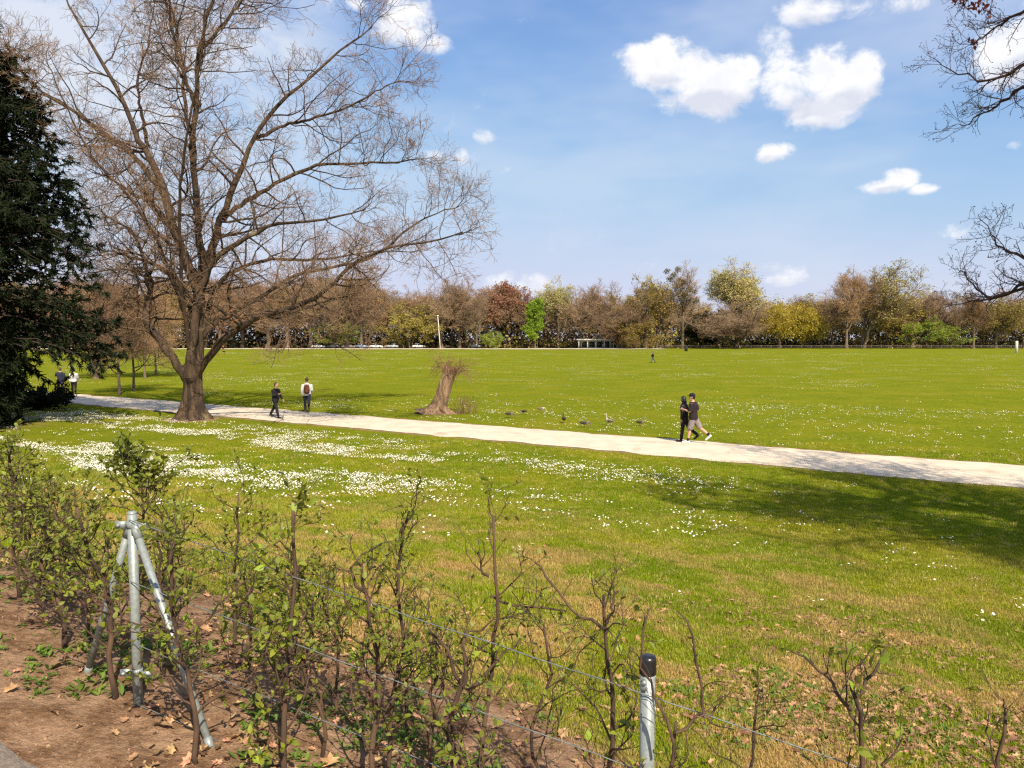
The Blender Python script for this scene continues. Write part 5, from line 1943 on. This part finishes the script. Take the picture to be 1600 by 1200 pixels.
# ------------------------------------------------------------------ small things at the far edge
M['white_wall'] = mat('white_render', (.70, .68, .63), (.6, .58, .53), .8, .8)
M['dark_glass'] = mat('dark_glass', (.03, .035, .04), (.04, .045, .05), 1, .15, spec=.5)
M['timber'] = mat('weathered_timber', (.15, .12, .09), (.09, .07, .055), 2, .9)
M['pole'] = mat('pole_paint', (.72, .68, .62), (.6, .56, .5), 2, .5)
M['tyre'] = mat('tyre', (.02, .02, .02), (.03, .03, .03), 5, .9)


def build_far_things():
    # pale track along the meadow's far edge
    n = 160
    xs = np.linspace(-205, 45, n)
    V = []
    for x in xs:
        for y in (219, 237):
            yy = y + (float(fbm(x * .05, y, 2)) - .5) * 4
            V.append((x, yy, gz(x, yy) + .06))
    i = np.arange(n - 1) * 2
    o = obj('sand_track', mesh_np('sand_track', np.array(V), np.stack([i, i + 2, i + 3, i + 1], -1), M['gravel']))
    o['kind'] = 'structure'
    # pavilion
    Y = 243
    x0, x1 = (900 - 800) / 1200 * Y, (972 - 800) / 1200 * Y
    cx = (x0 + x1) / 2
    w = x1 - x0
    b = thing('pavilion', 'low white flat roofed pavilion among the far trees', 'building', (cx, Y, gz(cx, Y)))
    obj('wall', geo_mesh('wall', [box(0, 1.5, 1.25, w * .8, 4, 2.5)], M['white_wall'], False), b)
    obj('roof', geo_mesh('roof', [box(0, .4, 2.75, w, 8, .45)], M['white_wall'], False), b)
    for k in range(5):
        wx = -w * .32 + k * w * .16
        f = obj('window', geo_mesh('window', [box(wx, -.53, 1.3, w * .12, .06, 1.7)], M['dark_glass'], False), b)
        obj('frame', geo_mesh('frame', [box(wx + w * .07, -.55, 1.3, .25, .12, 1.9)], M['white_wall'], False), f)
    for k in range(6):
        obj('column', geo_mesh('column', [box(-w * .46 + k * w * .184, -3.3, 1.27, .22, .22, 2.52)], M['white_wall'], False), b)
    # leaning white pole
    a = gpt(688, 545)
    t_ = at_depth(684, 494, a.y) - a
    p = thing('pole', 'tall thin leaning white pole at the far edge above the stump', 'pole', a)
    obj('shaft', geo_mesh('shaft', [loft([(0, 0, 0), tuple(t_ * .5), tuple(t_)], [.16, .13, .10], 10, ref=(0, 1, 0))], M['pole']), p)
    obj('lamp_head', geo_mesh('lamp_head', [ball(tuple(t_ + Vector((0, 0, .1))), (.32, .32, .22), 10, 6)], M['pole']), p)
    # litter bin
    a = gpt(1072, 549)
    p = thing('litter_bin', 'dark litter bin on the meadow below the mistletoe tree', 'bin', a)
    obj('bin_body', geo_mesh('bin_body', [loft([(0, 0, 0), (0, 0, .6), (0, 0, 1.15)], [.38, .42, .42], 12, ref=(0, 1, 0))], M['tyre']), p)
    obj('lid', geo_mesh('lid', [loft([(0, 0, 1.15), (0, 0, 1.3), (0, 0, 1.38)], [.46, .42, .2], 12, ref=(0, 1, 0))], M['tyre']), p)
    # concrete marker post at the right
    a = gpt(1588, 552)
    p = thing('marker_post', 'pale square post at the far edge near the right picture edge', 'post', a)
    obj('shaft', geo_mesh('shaft', [loft([(0, 0, 0), (0, 0, 2.4), (0, 0, 2.6)], [.36, .34, .25], 4, ref=(0, 1, 0))], M['pole'], False), p)
    # parked cars
    cols = [(.75, .75, .74), (.10, .11, .13), (.72, .73, .74), (.16, .22, .34), (.78, .77, .74), (.35, .36, .37), (.70, .69, .66), (.05, .05, .06)]
    where = [498, 522, 545, 566, 588, 612, 655, 745]
    names = ['white', 'black', 'pale grey', 'blue', 'bright white', 'mid grey', 'cream', 'black']
    near = ['leftmost of the cars parked below the far wood', 'second from the left of the cars below the far wood', 'third from the left of the cars below the far wood', 'beside the pale grey one at the far edge', 'in the middle of the far row', 'at the right end of the close far row', 'left of the leaning pole, apart from the row', 'alone right of the leaning pole']
    for i, px in enumerate(where):
        Yc = 239
        x = (px - 800) / 1200 * Yc
        c = thing('parked_car', f'{names[i]} parked car {near[i]}', 'car', (x, Yc, gz(x, Yc) + .02), [0, 3.14, .2, 0][i % 4], 'cars parked at the far edge')
        pm = mat('car_paint', cols[i], cols[i], 1, .3, spec=.5)
        prof = [(-2.1, .35), (-2.1, .75), (-1.95, .92), (-1.2, .98), (.9, .98), (1.9, .82), (2.1, .6), (2.1, .35)]
        cab = [(-1.7, .97), (-1.25, 1.42), (.15, 1.46), (1.0, .97)]

        def ext(pr, w0, w1):
            n_ = len(pr)
            z0 = pr[0][1]
            z1 = max(q[1] for q in pr)
            V_ = []
            for sg in (-1, 1):
                for (a_, z_) in pr:
                    f = (z_ - z0) / (z1 - z0)
                    V_.append((a_, sg * (w0 * (1 - f) + w1 * f), z_))
            Fq_ = [(k, (k + 1) % n_, n_ + (k + 1) % n_, n_ + k) for k in range(n_)]
            cen = [(sum(q[0] for q in pr) / n_, s_ * w0 * .95, sum(q[1] for q in pr) / n_) for s_ in (-1, 1)]
            V_ += cen
            Ft_ = [((k + 1) % n_, k, 2 * n_) for k in range(n_)] + [(n_ + k, n_ + (k + 1) % n_, 2 * n_ + 1) for k in range(n_)]
            return np.array(V_), [np.array(Fq_), np.array(Ft_)]
        obj('car_body', geo_mesh('car_body', [ext(prof, .86, .84)], pm, False), c)
        cb = obj('cabin', geo_mesh('cabin', [ext(cab, .82, .62)], M['dark_glass'], False), c)
        obj('roof_panel', geo_mesh('roof_panel', [box(-.55, 0, 1.46, 1.4, 1.24, .05)], pm, False), cb)
        for wx in (-1.3, 1.3):
            for sg in (-1, 1):
                obj('wheel', geo_mesh('wheel', [tube_between((wx, sg * .70, .32), (wx, sg * .90, .32), .32, 14)], M['tyre']), c)
    # rail fence along the right half of the far edge
    f = thing('rail_fence', 'long low timber rail fence along the far edge on the right', 'fence', (0, 0, 0))
    pm = mesh_np('fence_post', *box(0, 0, .5, .16, .16, 1.2), M['timber'], False)
    xs = np.arange(42, 172, 3.0)
    for x in xs:
        obj('fence_post', pm, f, (x, 231, gz(x, 231)))
    for a_, b_ in zip(xs[:-1], xs[1:]):
        for hgt in (.5, .95):
            obj('rail', geo_mesh('rail', [tube_between((a_, 230.88, gz(a_, 231) + hgt), (b_, 230.88, gz(b_, 231) + hgt), .075, 6)], M['timber']), f)


build_far_things()
